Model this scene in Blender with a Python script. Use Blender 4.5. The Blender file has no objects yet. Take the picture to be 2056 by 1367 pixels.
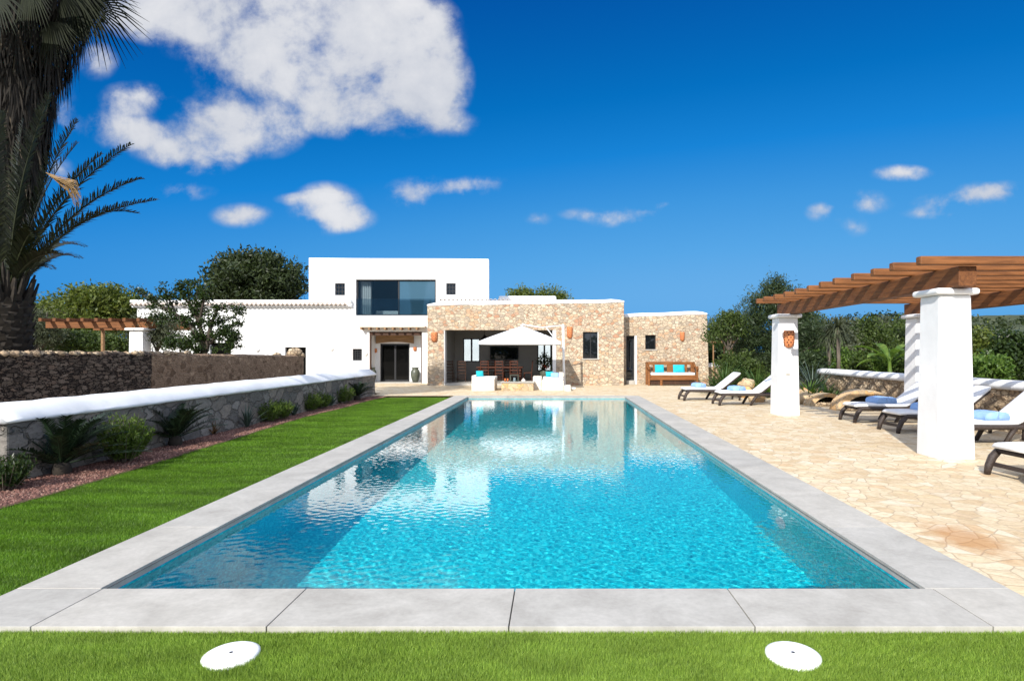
import bpy, math, random
import numpy as np
from mathutils import Vector, Matrix
random.seed(7)
PI = math.pi
sc = bpy.context.scene
COL = sc.collection
R = math.radians
F0 = 1200.0
def px(x, Y): return (x - 1113.0) * Y / F0          # photo column -> X at depth Y
def pz(y, Y): return 1.7 - (y - 706.0) * Y / F0     # photo row -> Z at depth Y

# ------------------------------------------------------------------ objects
def wloc(o):
    v = Vector((0, 0, 0))
    while o is not None:
        v = v + o.location; o = o.parent
    return v
def tag(o, label=None, cat=None, group=None, kind=None):
    if label: o['label'] = label
    if cat: o['category'] = cat
    if group: o['group'] = group
    if kind: o['kind'] = kind
    return o
def thing(name, label, cat, loc=(0, 0, 0), group=None):
    o = bpy.data.objects.new(name, None); COL.objects.link(o)
    o.location = loc; o.empty_display_size = .2
    return tag(o, label, cat, group)
def copy_tree(o, parent=None):
    c = o.copy(); COL.objects.link(c)
    if parent is not None: c.parent = parent
    for ch in list(o.children): copy_tree(ch, c)
    return c

class MB:
    def __init__(s): s.v = []; s.f = []
    def add(s, vs, fs):
        b = len(s.v); s.v += [tuple(q) for q in vs]; s.f += [tuple(i + b for i in q) for q in fs]; return s
    def box(s, x0, x1, y0, y1, z0, z1):
        return s.add([(x0,y0,z0),(x1,y0,z0),(x1,y1,z0),(x0,y1,z0),(x0,y0,z1),(x1,y0,z1),(x1,y1,z1),(x0,y1,z1)],
                     [(0,3,2,1),(4,5,6,7),(0,1,5,4),(1,2,6,5),(2,3,7,6),(3,0,4,7)])
    def obox(s, c, size, m):
        hx, hy, hz = [q/2 for q in size]
        vs = [Vector(c) + m @ Vector(q) for q in ((-hx,-hy,-hz),(hx,-hy,-hz),(hx,hy,-hz),(-hx,hy,-hz),(-hx,-hy,hz),(hx,-hy,hz),(hx,hy,hz),(-hx,hy,hz))]
        return s.add(vs, [(0,3,2,1),(4,5,6,7),(0,1,5,4),(1,2,6,5),(2,3,7,6),(3,0,4,7)])
    def frustum(s, x0, x1, y0, y1, z0, z1, tx, ty):
        return s.add([(x0,y0,z0),(x1,y0,z0),(x1,y1,z0),(x0,y1,z0),(x0+tx,y0+ty,z1),(x1-tx,y0+ty,z1),(x1-tx,y1-ty,z1),(x0+tx,y1-ty,z1)],
                     [(0,3,2,1),(4,5,6,7),(0,1,5,4),(1,2,6,5),(2,3,7,6),(3,0,4,7)])
    def tube(s, pts, rad, n=8, caps=True):
        pts = [Vector(p) for p in pts]; rings = []; vs = []; fs = []
        up0 = None
        for i, p in enumerate(pts):
            d = (pts[min(i+1, len(pts)-1)] - pts[max(i-1, 0)])
            d = d.normalized() if d.length > 1e-9 else Vector((0,0,1))
            if up0 is None: up0 = Vector((1,0,0)) if abs(d.z) > .8 else Vector((0,0,1))
            a = d.cross(up0); a = a.normalized() if a.length > 1e-6 else d.orthogonal().normalized()
            b = d.cross(a); up0 = a.cross(d)
            r = rad[i] if hasattr(rad, '__len__') else rad
            for k in range(n):
                t = 2*PI*k/n; vs.append(p + (a*math.cos(t) + b*math.sin(t))*r)
        for i in range(len(pts)-1):
            for k in range(n):
                fs.append((i*n+k, i*n+(k+1)%n, (i+1)*n+(k+1)%n, (i+1)*n+k))
        if caps:
            fs.append(tuple(range(n))[::-1]); fs.append(tuple(range((len(pts)-1)*n, len(pts)*n)))
        return s.add(vs, fs)
    def lathe(s, prof, c=(0,0,0), n=20, a0=0, a1=2*PI, close=True):
        vs = []; fs = []; m = len(prof); full = abs(a1-a0-2*PI) < 1e-6
        k1 = n if full else n+1
        for k in range(k1):
            t = a0 + (a1-a0)*k/n
            for r, z in prof: vs.append((c[0]+r*math.cos(t), c[1]+r*math.sin(t), c[2]+z))
        for k in range(n):
            q = (k+1) % k1
            for i in range(m-1): fs.append((k*m+i, q*m+i, q*m+i+1, k*m+i+1))
        return s.add(vs, fs)
    def strip(s, pts, wid, side, fold=0.0):
        vs = []; fs = []
        side = Vector(side).normalized()
        for p, w in zip(pts, wid):
            p = Vector(p)
            vs += [p - side*w*.5, p + side*w*.5]
        for i in range(len(pts)-1): fs.append((2*i, 2*i+1, 2*i+3, 2*i+2))
        return s.add(vs, fs)
    def extrude_y(s, prof, ys, wob=0, seed=0):
        rnd = random.Random(seed); vs = []; fs = []; m = len(prof)
        for y in ys:
            for x, z in prof:
                vs.append((x + rnd.uniform(-wob, wob), y, z + rnd.uniform(-wob, wob)))
        for i in range(len(ys)-1):
            for k in range(m): fs.append((i*m+k, (i+1)*m+k, (i+1)*m+(k+1)%m, i*m+(k+1)%m))
        fs.append(tuple(range(m))); fs.append(tuple(range((len(ys)-1)*m, len(ys)*m))[::-1])
        return s.add(vs, fs)
    def wall(s, y0, y1, x0, x1, z0, z1, holes, cut=()):
        xs = sorted(set([x0, x1] + [q for h in list(holes)+list(cut) for q in h[:2] if x0 < q < x1]))
        zs = sorted(set([z0, z1] + [q for h in list(holes)+list(cut) for q in h[2:] if z0 < q < z1]))
        def solid(i, j):
            if i < 0 or j < 0 or i >= len(xs)-1 or j >= len(zs)-1: return False
            cx = (xs[i]+xs[i+1])/2; cz = (zs[j]+zs[j+1])/2
            return not any(h[0] < cx < h[1] and h[2] < cz < h[3] for h in list(holes)+list(cut))
        for i in range(len(xs)-1):
            for j in range(len(zs)-1):
                if not solid(i, j): continue
                a, b, c, d = xs[i], xs[i+1], zs[j], zs[j+1]
                s.add([(a,y0,c),(b,y0,c),(b,y0,d),(a,y0,d)], [(0,1,2,3)])
                s.add([(a,y1,c),(b,y1,c),(b,y1,d),(a,y1,d)], [(3,2,1,0)])
                if not solid(i-1, j): s.add([(a,y0,c),(a,y0,d),(a,y1,d),(a,y1,c)], [(0,1,2,3)])
                if not solid(i+1, j): s.add([(b,y0,c),(b,y1,c),(b,y1,d),(b,y0,d)], [(0,1,2,3)])
                if not solid(i, j-1): s.add([(a,y0,c),(a,y1,c),(b,y1,c),(b,y0,c)], [(0,1,2,3)])
                if not solid(i, j+1): s.add([(a,y0,d),(b,y0,d),(b,y1,d),(a,y1,d)], [(0,1,2,3)])
        return s
    def build(s, name, m, parent=None, smooth=False, bevel=0, seg=2, merge=False, warp=None, label=None):
        import bmesh
        off = wloc(parent) if parent is not None else Vector((0,0,0))
        vs = s.v if warp is None else [warp(Vector(q)) for q in s.v]
        me = bpy.data.meshes.new(name)
        me.from_pydata([(q[0]-off.x, q[1]-off.y, q[2]-off.z) for q in vs], [], s.f)
        if merge:
            bm = bmesh.new(); bm.from_mesh(me)
            bmesh.ops.remove_doubles(bm, verts=bm.verts, dist=1e-4)
            bmesh.ops.recalc_face_normals(bm, faces=bm.faces); bm.to_mesh(me); bm.free()
        if smooth: me.polygons.foreach_set('use_smooth', [True]*len(me.polygons))
        me.materials.append(m); me.update()
        o = bpy.data.objects.new(name, me); COL.objects.link(o)
        if parent is not None: o.parent = parent
        if bevel:
            b = o.modifiers.new('b', 'BEVEL'); b.width = bevel; b.segments = seg; b.limit_method = 'ANGLE'; b.angle_limit = R(40)
            if seg > 2: me.polygons.foreach_set('use_smooth', [True]*len(me.polygons)); b.harden_normals = True
        if label: o['label'] = label
        return o

def np_mesh(name, V, nper, m, parent=None, smooth=False):
    """V: (N*nper,3); each nper consecutive verts one face."""
    off = wloc(parent) if parent is not None else Vector((0,0,0))
    V = (np.asarray(V, np.float32) - np.array([off.x, off.y, off.z], np.float32))
    n = len(V)//nper
    me = bpy.data.meshes.new(name)
    me.vertices.add(len(V)); me.vertices.foreach_set('co', np.ascontiguousarray(V).ravel())
    me.loops.add(len(V)); me.loops.foreach_set('vertex_index', np.arange(len(V), dtype=np.int32))
    me.polygons.add(n); me.polygons.foreach_set('loop_start', np.arange(0, len(V), nper, dtype=np.int32))
    me.update(calc_edges=True); me.materials.append(m)
    o = bpy.data.objects.new(name, me); COL.objects.link(o)
    if parent is not None: o.parent = parent
    return o

# ------------------------------------------------------------------ materials
class NT:
    def __init__(s, name):
        s.m = bpy.data.materials.new(name); s.m.use_nodes = True; s.t = s.m.node_tree
        s.b = s.t.nodes['Principled BSDF']; s.out = s.t.nodes['Material Output']
    def n(s, typ, **kw):
        q = s.t.nodes.new(typ)
        for k, v in kw.items():
            if k.startswith('i_'):
                q.inputs[k[2:].replace('_', ' ')].default_value = v
            else: setattr(q, k, v)
        return q
    def l(s, a, b): s.t.links.new(a, b)
    def coord(s, scale=(1,1,1), src='Object'):
        c = s.n('ShaderNodeTexCoord'); mp = s.n('ShaderNodeMapping'); mp.inputs['Scale'].default_value = scale
        s.l(c.outputs[src], mp.inputs['Vector']); return mp.outputs[0]
    def ramp(s, fac, stops, interp='LINEAR'):
        r = s.n('ShaderNodeValToRGB'); e = r.color_ramp; e.interpolation = interp
        while len(e.elements) > 1: e.elements.remove(e.elements[-1])
        e.elements[0].position = stops[0][0]; e.elements[0].color = (*stops[0][1], 1)
        for p, c in stops[1:]:
            q = e.elements.new(p); q.color = (*c, 1)
        s.l(fac, r.inputs[0]); return r.outputs[0]
    def mix(s, fac, a, b, bt='MIX'):
        q = s.n('ShaderNodeMix', data_type='RGBA', blend_type=bt)
        for k, v in ((0, fac), (6, a), (7, b)):
            if isinstance(v, (int, float)): q.inputs[k].default_value = v
            elif isinstance(v, tuple): q.inputs[k].default_value = (*v, 1)
            else: s.l(v, q.inputs[k])
        return q.outputs[2]
    def math(s, op, a, b=None):
        q = s.n('ShaderNodeMath', operation=op)
        for k, v in ((0, a), (1, b)):
            if v is None: continue
            if isinstance(v, (int, float)): q.inputs[k].default_value = v
            else: s.l(v, q.inputs[k])
        return q.outputs[0]
    def noise(s, vec, scale, detail=4, rough=.55, dist=0):
        q = s.n('ShaderNodeTexNoise'); q.inputs['Scale'].default_value = scale; q.inputs['Detail'].default_value = detail
        q.inputs['Roughness'].default_value = rough; q.inputs['Distortion'].default_value = dist
        if vec is not None: s.l(vec, q.inputs['Vector'])
        return q.outputs[0]
    def bump(s, h, strength=.3, dist=.02):
        q = s.n('ShaderNodeBump'); q.inputs['Strength'].default_value = strength; q.inputs['Distance'].default_value = dist
        s.l(h, q.inputs['Height']); s.l(q.outputs[0], s.b.inputs['Normal']); return q
    def base(s, c):
        if isinstance(c, tuple): s.b.inputs['Base Color'].default_value = (*c, 1)
        else: s.l(c, s.b.inputs['Base Color'])

def simple(name, c, rough=.6, c2=None, nscale=4, bump=0, bscale=60, metal=0, spec=.4, stretch=(1,1,1)):
    t = NT(name); t.b.inputs['Roughness'].default_value = rough; t.b.inputs['Metallic'].default_value = metal
    t.b.inputs['Specular IOR Level'].default_value = spec
    v = t.coord(stretch)
    if c2 is not None: t.base(t.ramp(t.noise(v, nscale, 5, .6), [(.3, c), (.7, c2)]))
    else: t.base(c)
    if bump: t.bump(t.noise(v, bscale, 4), bump, .01)
    return t.m

def stone(name, scale, palette, mortar, mw=.06, bump=.7, dist=.04, warp=.12, rnd=1.0, rough=.85, pos=None):
    t = NT(name); t.b.inputs['Roughness'].default_value = rough; t.b.inputs['Specular IOR Level'].default_value = .15
    v = t.coord(scale)
    nz = t.n('ShaderNodeTexNoise'); nz.inputs['Scale'].default_value = 2.5; nz.inputs['Detail'].default_value = 3; t.l(v, nz.inputs['Vector'])
    a = t.n('ShaderNodeVectorMath', operation='MULTIPLY_ADD'); t.l(nz.outputs['Color'], a.inputs[0]); a.inputs[1].default_value = (warp*3,)*3
    t.l(v, a.inputs[2])
    v1 = t.n('ShaderNodeTexVoronoi', feature='F1'); v1.inputs['Scale'].default_value = 1; v1.inputs['Randomness'].default_value = rnd; t.l(a.outputs[0], v1.inputs['Vector'])
    v2 = t.n('ShaderNodeTexVoronoi', feature='DISTANCE_TO_EDGE'); v2.inputs['Scale'].default_value = 1; v2.inputs['Randomness'].default_value = rnd; t.l(a.outputs[0], v2.inputs['Vector'])
    sep = t.n('ShaderNodeSeparateColor'); t.l(v1.outputs['Color'], sep.inputs[0])
    n = len(palette)
    stops = pos if pos else [i/(n-1)*.8+.1 for i in range(n)]
    col = t.ramp(sep.outputs[0], list(zip(stops, palette)))
    big = t.noise(v, 5.0, 6, .65)
    col = t.mix(1.0, col, t.ramp(big, [(.25, (.72,)*3), (.75, (1.25,)*3)]), 'MULTIPLY')
    mask = t.n('ShaderNodeMapRange', interpolation_type='SMOOTHSTEP'); mask.inputs[1].default_value = mw*.35; mask.inputs[2].default_value = mw; t.l(v2.outputs[0], mask.inputs[0])
    col = t.mix(mask.outputs[0], mortar, col)
    t.base(col)
    hgt = t.math('ADD', t.math('MULTIPLY', mask.outputs[0], .6), t.math('MULTIPLY', big, .55))
    hgt = t.math('ADD', hgt, t.math('MULTIPLY', sep.outputs[1], .25))
    t.bump(hgt, bump, dist)
    return t.m

def leafmat(name, c1, c2, trans=.3, rough=.5, dead=None, k=.8, streak=None):
    t = NT(name); g = t.n('ShaderNodeNewGeometry'); c1 = tuple(q*k for q in c1); c2 = tuple(q*k for q in c2)
    stops = [(.0, c1), (.9 if dead else 1, c2)]
    if dead: stops.append((.97, dead))
    col = t.ramp(g.outputs['Random Per Island'], stops)
    if streak:
        n_ = t.noise(t.coord(streak[:3]), 1.0, 5, .6, .5); col = t.mix(1.0, col, t.ramp(n_, [(.3, (streak[3],)*3), (.7, (streak[4],)*3)]), 'MULTIPLY')
    t.base(col); t.b.inputs['Roughness'].default_value = rough; t.b.inputs['Specular IOR Level'].default_value = .3
    tr = t.n('ShaderNodeBsdfTranslucent'); t.l(t.mix(1.0, col, (1.1, 1.25, .6), 'MULTIPLY'), tr.inputs[0])
    ms = t.n('ShaderNodeMixShader'); ms.inputs[0].default_value = trans
    t.l(t.b.outputs[0], ms.inputs[1]); t.l(tr.outputs[0], ms.inputs[2]); t.l(ms.outputs[0], t.out.inputs[0])
    return t.m

def woodmat(name, c1, c2, axis='y', rough=.6):
    sc_ = {'x': (1.2, 14, 14), 'y': (14, 1.2, 14), 'z': (14, 14, 1.2)}[axis]
    t = NT(name); v = t.coord(sc_); t.b.inputs['Roughness'].default_value = rough; t.b.inputs['Specular IOR Level'].default_value = .25
    n = t.noise(v, 1.6, 6, .65, .4)
    t.base(t.ramp(n, [(.3, c1), (.7, c2)])); t.bump(n, .3, .01)
    return t.m

def plaster(name, c=.8, tint=(1, 1, 1), mott=.06):
    t = NT(name); v = t.coord(); t.b.inputs['Roughness'].default_value = .8; t.b.inputs['Specular IOR Level'].default_value = .2
    n = t.noise(v, .9, 6, .6)
    a = tuple((c-mott)*q for q in tint); b = tuple(min(.88, c+mott*.4)*q for q in tint)
    t.base(t.ramp(n, [(.3, a), (.65, b)]))
    h = t.math('ADD', t.noise(v, 3.0, 3), t.math('MULTIPLY', t.noise(v, 35, 3), .12)); t.bump(h, .35, .03)
    return t.m

def glassdark(name, c=(.008, .01, .012)):
    t = NT(name); t.base(c); t.b.inputs['Roughness'].default_value = .02; t.b.inputs['IOR'].default_value = 1.52; t.b.inputs['Specular IOR Level'].default_value = .6
    return t.m
def clearglass(name, tint=(.75, .8, .82), minr=.06):
    t = NT(name); t.t.nodes.remove(t.b)
    tr = t.n('ShaderNodeBsdfTransparent'); tr.inputs[0].default_value = (*tint, 1)
    gl = t.n('ShaderNodeBsdfGlossy'); gl.inputs['Roughness'].default_value = .01
    fr = t.n('ShaderNodeFresnel'); fr.inputs[0].default_value = 1.5
    f = t.math('MAXIMUM', fr.outputs[0], minr)
    ms = t.n('ShaderNodeMixShader'); t.l(f, ms.inputs[0]); t.l(tr.outputs[0], ms.inputs[1]); t.l(gl.outputs[0], ms.inputs[2]); t.l(ms.outputs[0], t.out.inputs[0])
    return t.m

MT = {}
MT['white'] = plaster('white_plaster', .76, (1,1,.99), .09)
MT['white2'] = plaster('white_cap_plaster', .78, (1, 1, .99), .10)
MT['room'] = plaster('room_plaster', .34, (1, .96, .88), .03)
PAL = [(.38,.31,.235), (.49,.39,.28), (.545,.44,.315), (.60,.50,.375), (.53,.41,.275), (.51,.31,.185), (.56,.465,.35), (.43,.24,.15)]
MT['housestone'] = stone('house_stone', (5.0, 5.0, 7.2), PAL, (.54,.435,.315), .075, 1.0, .06, .22, pos=[.05,.2,.35,.5,.66,.78,.86,.95])
MT['retain'] = stone('grey_field_stone', (2.6, 2.1, 3.2), [(.14,.132,.12), (.21,.195,.175), (.26,.24,.215), (.165,.145,.125), (.24,.21,.18)], (.14,.13,.115), .06, 1.0, .06, .2)
MT['drystone'] = stone('dry_stone', (6.0, 5.2, 14), [(.08,.058,.042), (.15,.11,.08), (.22,.165,.12), (.12,.09,.065), (.19,.13,.09)], (.022,.016,.012), .11, 1.0, .07, .45)
MT['rubble'] = stone('mortared_rubble', (5.0, 5.0, 7.0), [(.15,.095,.058), (.34,.235,.15), (.26,.175,.11), (.40,.28,.18)], (.31,.21,.135), .18, 1.0, .08, .4)
MT['wallstone'] = stone('tan_rough_stone', (7.5, 6.5, 9), [(.34,.25,.16), (.52,.40,.26), (.60,.48,.33), (.45,.32,.20)], (.26,.19,.13), .10, 1.0, .05, .25)
MT['rock'] = stone('tan_rock', (2.2, 2.2, 2.6), [(.42,.32,.2), (.56,.42,.26), (.60,.36,.16), (.5,.42,.3)], (.5,.38,.25), .03, .8, .05, .35)
MT['washedstone'] = stone('whitewashed_stone', (5, 5, 6), [(.60,.55,.48), (.70,.66,.60), (.74,.71,.66), (.66,.60,.52)], (.68,.64,.58), .08, .6, .03, .2)
MT['terra'] = simple('terracotta', (.50,.16,.06), .8, (.62,.24,.09), 9, .2)
MT['perf'] = simple('terracotta_hole', (.06,.02,.012), .9)
MT['tile'] = simple('clay_roof_tile', (.46,.36,.29), .85, (.62,.54,.47), 6, .3)
MT['brown'] = woodmat('pergola_wood', (.075,.028,.010), (.20,.078,.026), 'y')
MT['brownx'] = woodmat('pergola_wood_rafter', (.09,.034,.011), (.25,.098,.032), 'x')
MT['bench'] = woodmat('bench_wood', (.13,.046,.014), (.28,.115,.036), 'x')
MT['old'] = woodmat('old_beam_wood', (.16,.085,.04), (.36,.22,.11), 'x')
MT['darkwood'] = woodmat('dark_wood', (.03,.014,.008), (.075,.034,.018), 'z')
MT['redwood'] = woodmat('red_brown_wood', (.05,.016,.009), (.11,.036,.018), 'z')
MT['black'] = simple('dark_metal_frame', (.015,.015,.017), .4)
MT['pane'] = glassdark('dark_window_glass'); MT['doorpane'] = glassdark('door_glass', (.004,.004,.004)); MT['doorpane'].node_tree.nodes['Principled BSDF'].inputs['Specular IOR Level'].default_value = .12; MT['doorwood'] = woodmat('black_brown_wood', (.008,.005,.004), (.02,.012,.008), 'z')
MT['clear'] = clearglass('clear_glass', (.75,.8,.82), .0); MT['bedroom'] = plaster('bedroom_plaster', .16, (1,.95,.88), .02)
MT['wicker'] = simple('dark_wicker', (.022,.015,.012), .55, (.06,.043,.035), 40, .5, 120)
MT['cushion'] = simple('white_cushion_fabric', (.76,.76,.76), .9, (.82,.82,.82), 5, .15, 30)
MT['towel'] = simple('blue_towel', (.22,.38,.68), .95, (.30,.47,.76), 8, .5, 150)
MT['teal'] = simple('teal_fabric', (.01,.33,.40), .9, (.02,.42,.48), 8, .2, 90)
MT['fabric'] = simple('white_parasol_fabric', (.80,.80,.80), .9)
MT['polewhite'] = simple('white_painted_metal', (.78,.78,.78), .4)
MT['urn'] = simple('grey_green_glazed_clay', (.05,.06,.045), .35, (.11,.12,.09), 5, .2)
MT['bark'] = simple('grey_bark', (.07,.055,.042), .9, (.16,.13,.10), 8, .8, 20, stretch=(1,1,.3))
MT['barkd'] = simple('dark_bark', (.028,.022,.017), .9, (.07,.055,.04), 8, .9, 20, stretch=(1,1,.3))
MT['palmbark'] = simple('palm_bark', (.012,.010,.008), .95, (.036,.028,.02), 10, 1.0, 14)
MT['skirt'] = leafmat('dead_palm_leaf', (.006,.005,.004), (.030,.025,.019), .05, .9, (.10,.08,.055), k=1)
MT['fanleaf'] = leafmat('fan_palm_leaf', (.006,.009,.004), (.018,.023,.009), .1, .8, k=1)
MT['dates'] = simple('dry_straw', (.17,.10,.04), .9, (.30,.19,.08), 9)
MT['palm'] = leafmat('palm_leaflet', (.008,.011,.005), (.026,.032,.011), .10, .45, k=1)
MT['cycad'] = leafmat('cycad_leaflet', (.007,.016,.008), (.024,.044,.019), .12, .35, k=1)
MT['pine'] = leafmat('dark_tree_leaf', (.020,.032,.010), (.055,.078,.022), .2)
MT['yellowgreen'] = leafmat('light_tree_leaf', (.07,.105,.018), (.17,.20,.035), .3)
MT['midgreen'] = leafmat('mid_tree_leaf', (.035,.065,.014), (.10,.14,.03), .3)
MT['olive'] = leafmat('olive_leaf', (.05,.062,.03), (.12,.135,.075), .2)
MT['citrus'] = leafmat('citrus_leaf', (.018,.036,.010), (.055,.09,.02), .25, .35)
MT['darkbush'] = leafmat('dark_needle', (.024,.045,.016), (.065,.095,.035), .2)
MT['bright'] = leafmat('bright_green_leaf', (.06,.13,.02), (.16,.25,.045), .35)
MT['strap'] = leafmat('strap_leaf', (.035,.085,.022), (.10,.17,.045), .25, .4)
MT['rosemary'] = leafmat('rosemary_leaf', (.040,.078,.010), (.115,.165,.022), .3, k=1)
MT['banana'] = leafmat('banana_leaf', (.10,.19,.025), (.20,.29,.05), .4, .4)
MT['drybrown'] = leafmat('dry_leaf', (.12,.06,.025), (.24,.13,.05), .2)
MT['agave'] = leafmat('grey_green_blade', (.04,.07,.05), (.12,.16,.13), .1, .4)
MT['hollow'] = simple('painted_niche_shade', (.012,.011,.01), .9)  # near-black colour stands in for the shade inside the niches

# coping / paving / lawn / gravel / pool
def coping():
    t = NT('pale_limestone'); t.b.inputs['Roughness'].default_value = .7; t.b.inputs['Specular IOR Level'].default_value = .25
    v = t.coord((1, 1, 1)); g = t.n('ShaderNodeNewGeometry')
    n = t.noise(v, 2.2, 7, .62, .8); f = t.noise(v, 26, 5, .7)
    c = t.ramp(n, [(.25, (.335,.315,.28)), (.5, (.415,.393,.352)), (.75, (.49,.465,.42))])
    c = t.mix(1.0, c, t.ramp(f, [(.3, (.90,)*3), (.7, (1.06,)*3)]), 'MULTIPLY')
    c = t.mix(1.0, c, t.ramp(g.outputs['Random Per Island'], [(0, (.92,.93,.94)), (1, (1.05,1.04,1.02))]), 'MULTIPLY')
    t.base(c); t.bump(t.math('ADD', n, t.math('MULTIPLY', f, .5)), .12, .01)
    return t.m
def flag():
    t = NT('flagstone'); t.b.inputs['Roughness'].default_value = .75; t.b.inputs['Specular IOR Level'].default_value = .2
    v = t.coord((1, 1, 1))
    nz = t.n('ShaderNodeTexNoise'); nz.inputs['Scale'].default_value = 1.8; nz.inputs['Detail'].default_value = 2; t.l(v, nz.inputs['Vector'])
    a = t.n('ShaderNodeVectorMath', operation='MULTIPLY_ADD'); t.l(nz.outputs['Color'], a.inputs[0]); a.inputs[1].default_value = (.25,.25,.25); t.l(v, a.inputs[2])
    v1 = t.n('ShaderNodeTexVoronoi', feature='F1', voronoi_dimensions='2D'); v1.inputs['Scale'].default_value = 5.2; t.l(a.outputs[0], v1.inputs['Vector'])
    v2 = t.n('ShaderNodeTexVoronoi', feature='DISTANCE_TO_EDGE', voronoi_dimensions='2D'); v2.inputs['Scale'].default_value = 5.2; t.l(a.outputs[0], v2.inputs['Vector'])
    sep = t.n('ShaderNodeSeparateColor'); t.l(v1.outputs['Color'], sep.inputs[0])
    c = t.ramp(sep.outputs[0], [(.05, (.55,.43,.275)), (.25, (.61,.505,.345)), (.5, (.645,.56,.405)), (.7, (.61,.49,.315)), (.85, (.66,.595,.465)), (.97, (.56,.415,.255))])
    f = t.noise(v, 7, 8, .7, .6)
    c = t.mix(1.0, c, t.ramp(f, [(.28, (.80,.76,.70)), (.5, (.98,.97,.96)), (.72, (1.10,1.10,1.10))]), 'MULTIPLY')
    fk = t.noise(t.coord((14, 26, 1)), 1.0, 5, .7)
    c = t.mix(1.0, c, t.ramp(fk, [(.3, (.80,.78,.75)), (.5, (1,1,1)), (.7, (1.13,1.14,1.16))]), 'MULTIPLY')
    big = t.noise(v, .5, 3)
    c = t.mix(1.0, c, t.ramp(big, [(.3, (.93,.9,.86)), (.7, (1.05,1.05,1.05))]), 'MULTIPLY')
    mk = t.n('ShaderNodeMapRange', interpolation_type='SMOOTHSTEP'); mk.inputs[1].default_value = .016; mk.inputs[2].default_value = .055; t.l(v2.outputs[0], mk.inputs[0])
    c = t.mix(mk.outputs[0], (.46,.355,.235), c)
    # rusty stain beside the coping
    sx = t.n('ShaderNodeVectorMath', operation='MULTIPLY_ADD'); t.l(v, sx.inputs[0]); sx.inputs[1].default_value = (2.6, 1.5, 0); sx.inputs[2].default_value = (-3.75*2.6, -5.45*1.5, 0)
    ln = t.n('ShaderNodeVectorMath', operation='LENGTH'); t.l(sx.outputs[0], ln.inputs[0])
    st = t.math('SUBTRACT', t.math('ADD', ln.outputs['Value'], t.math('MULTIPLY', t.noise(v, 5, 6, .7), 1.2)), .95)
    sm = t.n('ShaderNodeMapRange'); sm.inputs[1].default_value = .0; sm.inputs[2].default_value = .6; sm.inputs[3].default_value = .75; sm.inputs[4].default_value = 0; t.l(st, sm.inputs[0])
    c = t.mix(sm.outputs[0], c, (.42,.21,.075))
    t.base(c)
    h = t.math('ADD', t.math('MULTIPLY', mk.outputs[0], .5), t.math('ADD', t.math('MULTIPLY', f, .8), t.math('MULTIPLY', sep.outputs[1], .3)))
    t.bump(h, .45, .02)
    return t.m
def lawnmat(name='lawn_base'):
    t = NT(name); v = t.coord(); t.b.inputs['Roughness'].default_value = .9; t.b.inputs['Specular IOR Level'].default_value = .1
    n = t.noise(v, 60, 4, .7); t.base(t.ramp(n, [(.3, (.035,.075,.008)), (.7, (.09,.16,.02))])); t.bump(n, .8, .02)
    return t.m
def mosaic():
    t = NT('turquoise_mosaic'); v = t.coord((40, 40, 40)); t.b.inputs['Roughness'].default_value = .35
    s = t.n('ShaderNodeVectorMath', operation='FLOOR'); t.l(v, s.inputs[0])
    w = t.n('ShaderNodeTexWhiteNoise', noise_dimensions='3D'); t.l(s.outputs[0], w.inputs['Vector'])
    c = t.ramp(w.outputs[0], [(0, (.002,.30,.37)), (.5, (.004,.42,.475)), (1, (.03,.56,.58))])
    fr = t.n('ShaderNodeVectorMath', operation='FRACTION'); t.l(v, fr.inputs[0])
    t.base(c)
    return t.m
def gravel():
    t = NT('red_gravel'); g = t.n('ShaderNodeNewGeometry')
    t.base(t.ramp(g.outputs['Random Per Island'], [(0, (.07,.03,.022)), (.5, (.15,.065,.048)), (.85, (.24,.12,.09)), (1, (.32,.2,.15))])); t.b.inputs['Roughness'].default_value = .9
    return t.m
def water():
    t = NT('pool_water'); t.t.nodes.remove(t.b)
    gl = t.n('ShaderNodeBsdfPrincipled'); gl.inputs['Roughness'].default_value = 0; gl.inputs['IOR'].default_value = 1.15; gl.inputs['Transmission Weight'].default_value = 1; gl.inputs['Base Color'].default_value = (.95, 1, 1, 1)
    gl.inputs['Coat Weight'].default_value = 1; gl.inputs['Coat IOR'].default_value = 1.16; gl.inputs['Coat Roughness'].default_value = 0
    t.l(gl.outputs[0], t.out.inputs[0])
    return t.m
MT['coping'] = coping(); MT['flag'] = flag(); MT['lawn'] = lawnmat(); MT['mosaic'] = mosaic(); MT['gravel'] = gravel(); MT['water'] = water()
MT['blade'] = leafmat('grass_blade', (.105,.195,.022), (.34,.47,.075), .3, .5, k=1, streak=(2,5,1,.8,1.2))
MT['lawnblade'] = leafmat('lawn_blade', (.048,.122,.007), (.14,.25,.02), .3, .5, k=1, streak=(.9,3.2,1,.55,1.5))  # streaks put the turf's light and dark sheen into the blade colour
MT['earth'] = simple('dry_earth', (.16,.12,.075), .95, (.26,.20,.12), .6, .5, 9)
MT['scrub'] = simple('scrub_hillside', (.018,.032,.010), .95, (.075,.085,.034), .06, .9, .3)
MT['joint'] = simple('dark_joint', (.10,.095,.085), .9)
MT['soil'] = simple('dark_soil', (.06,.028,.02), .95, (.12,.055,.04), 30, .6, 60)

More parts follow.
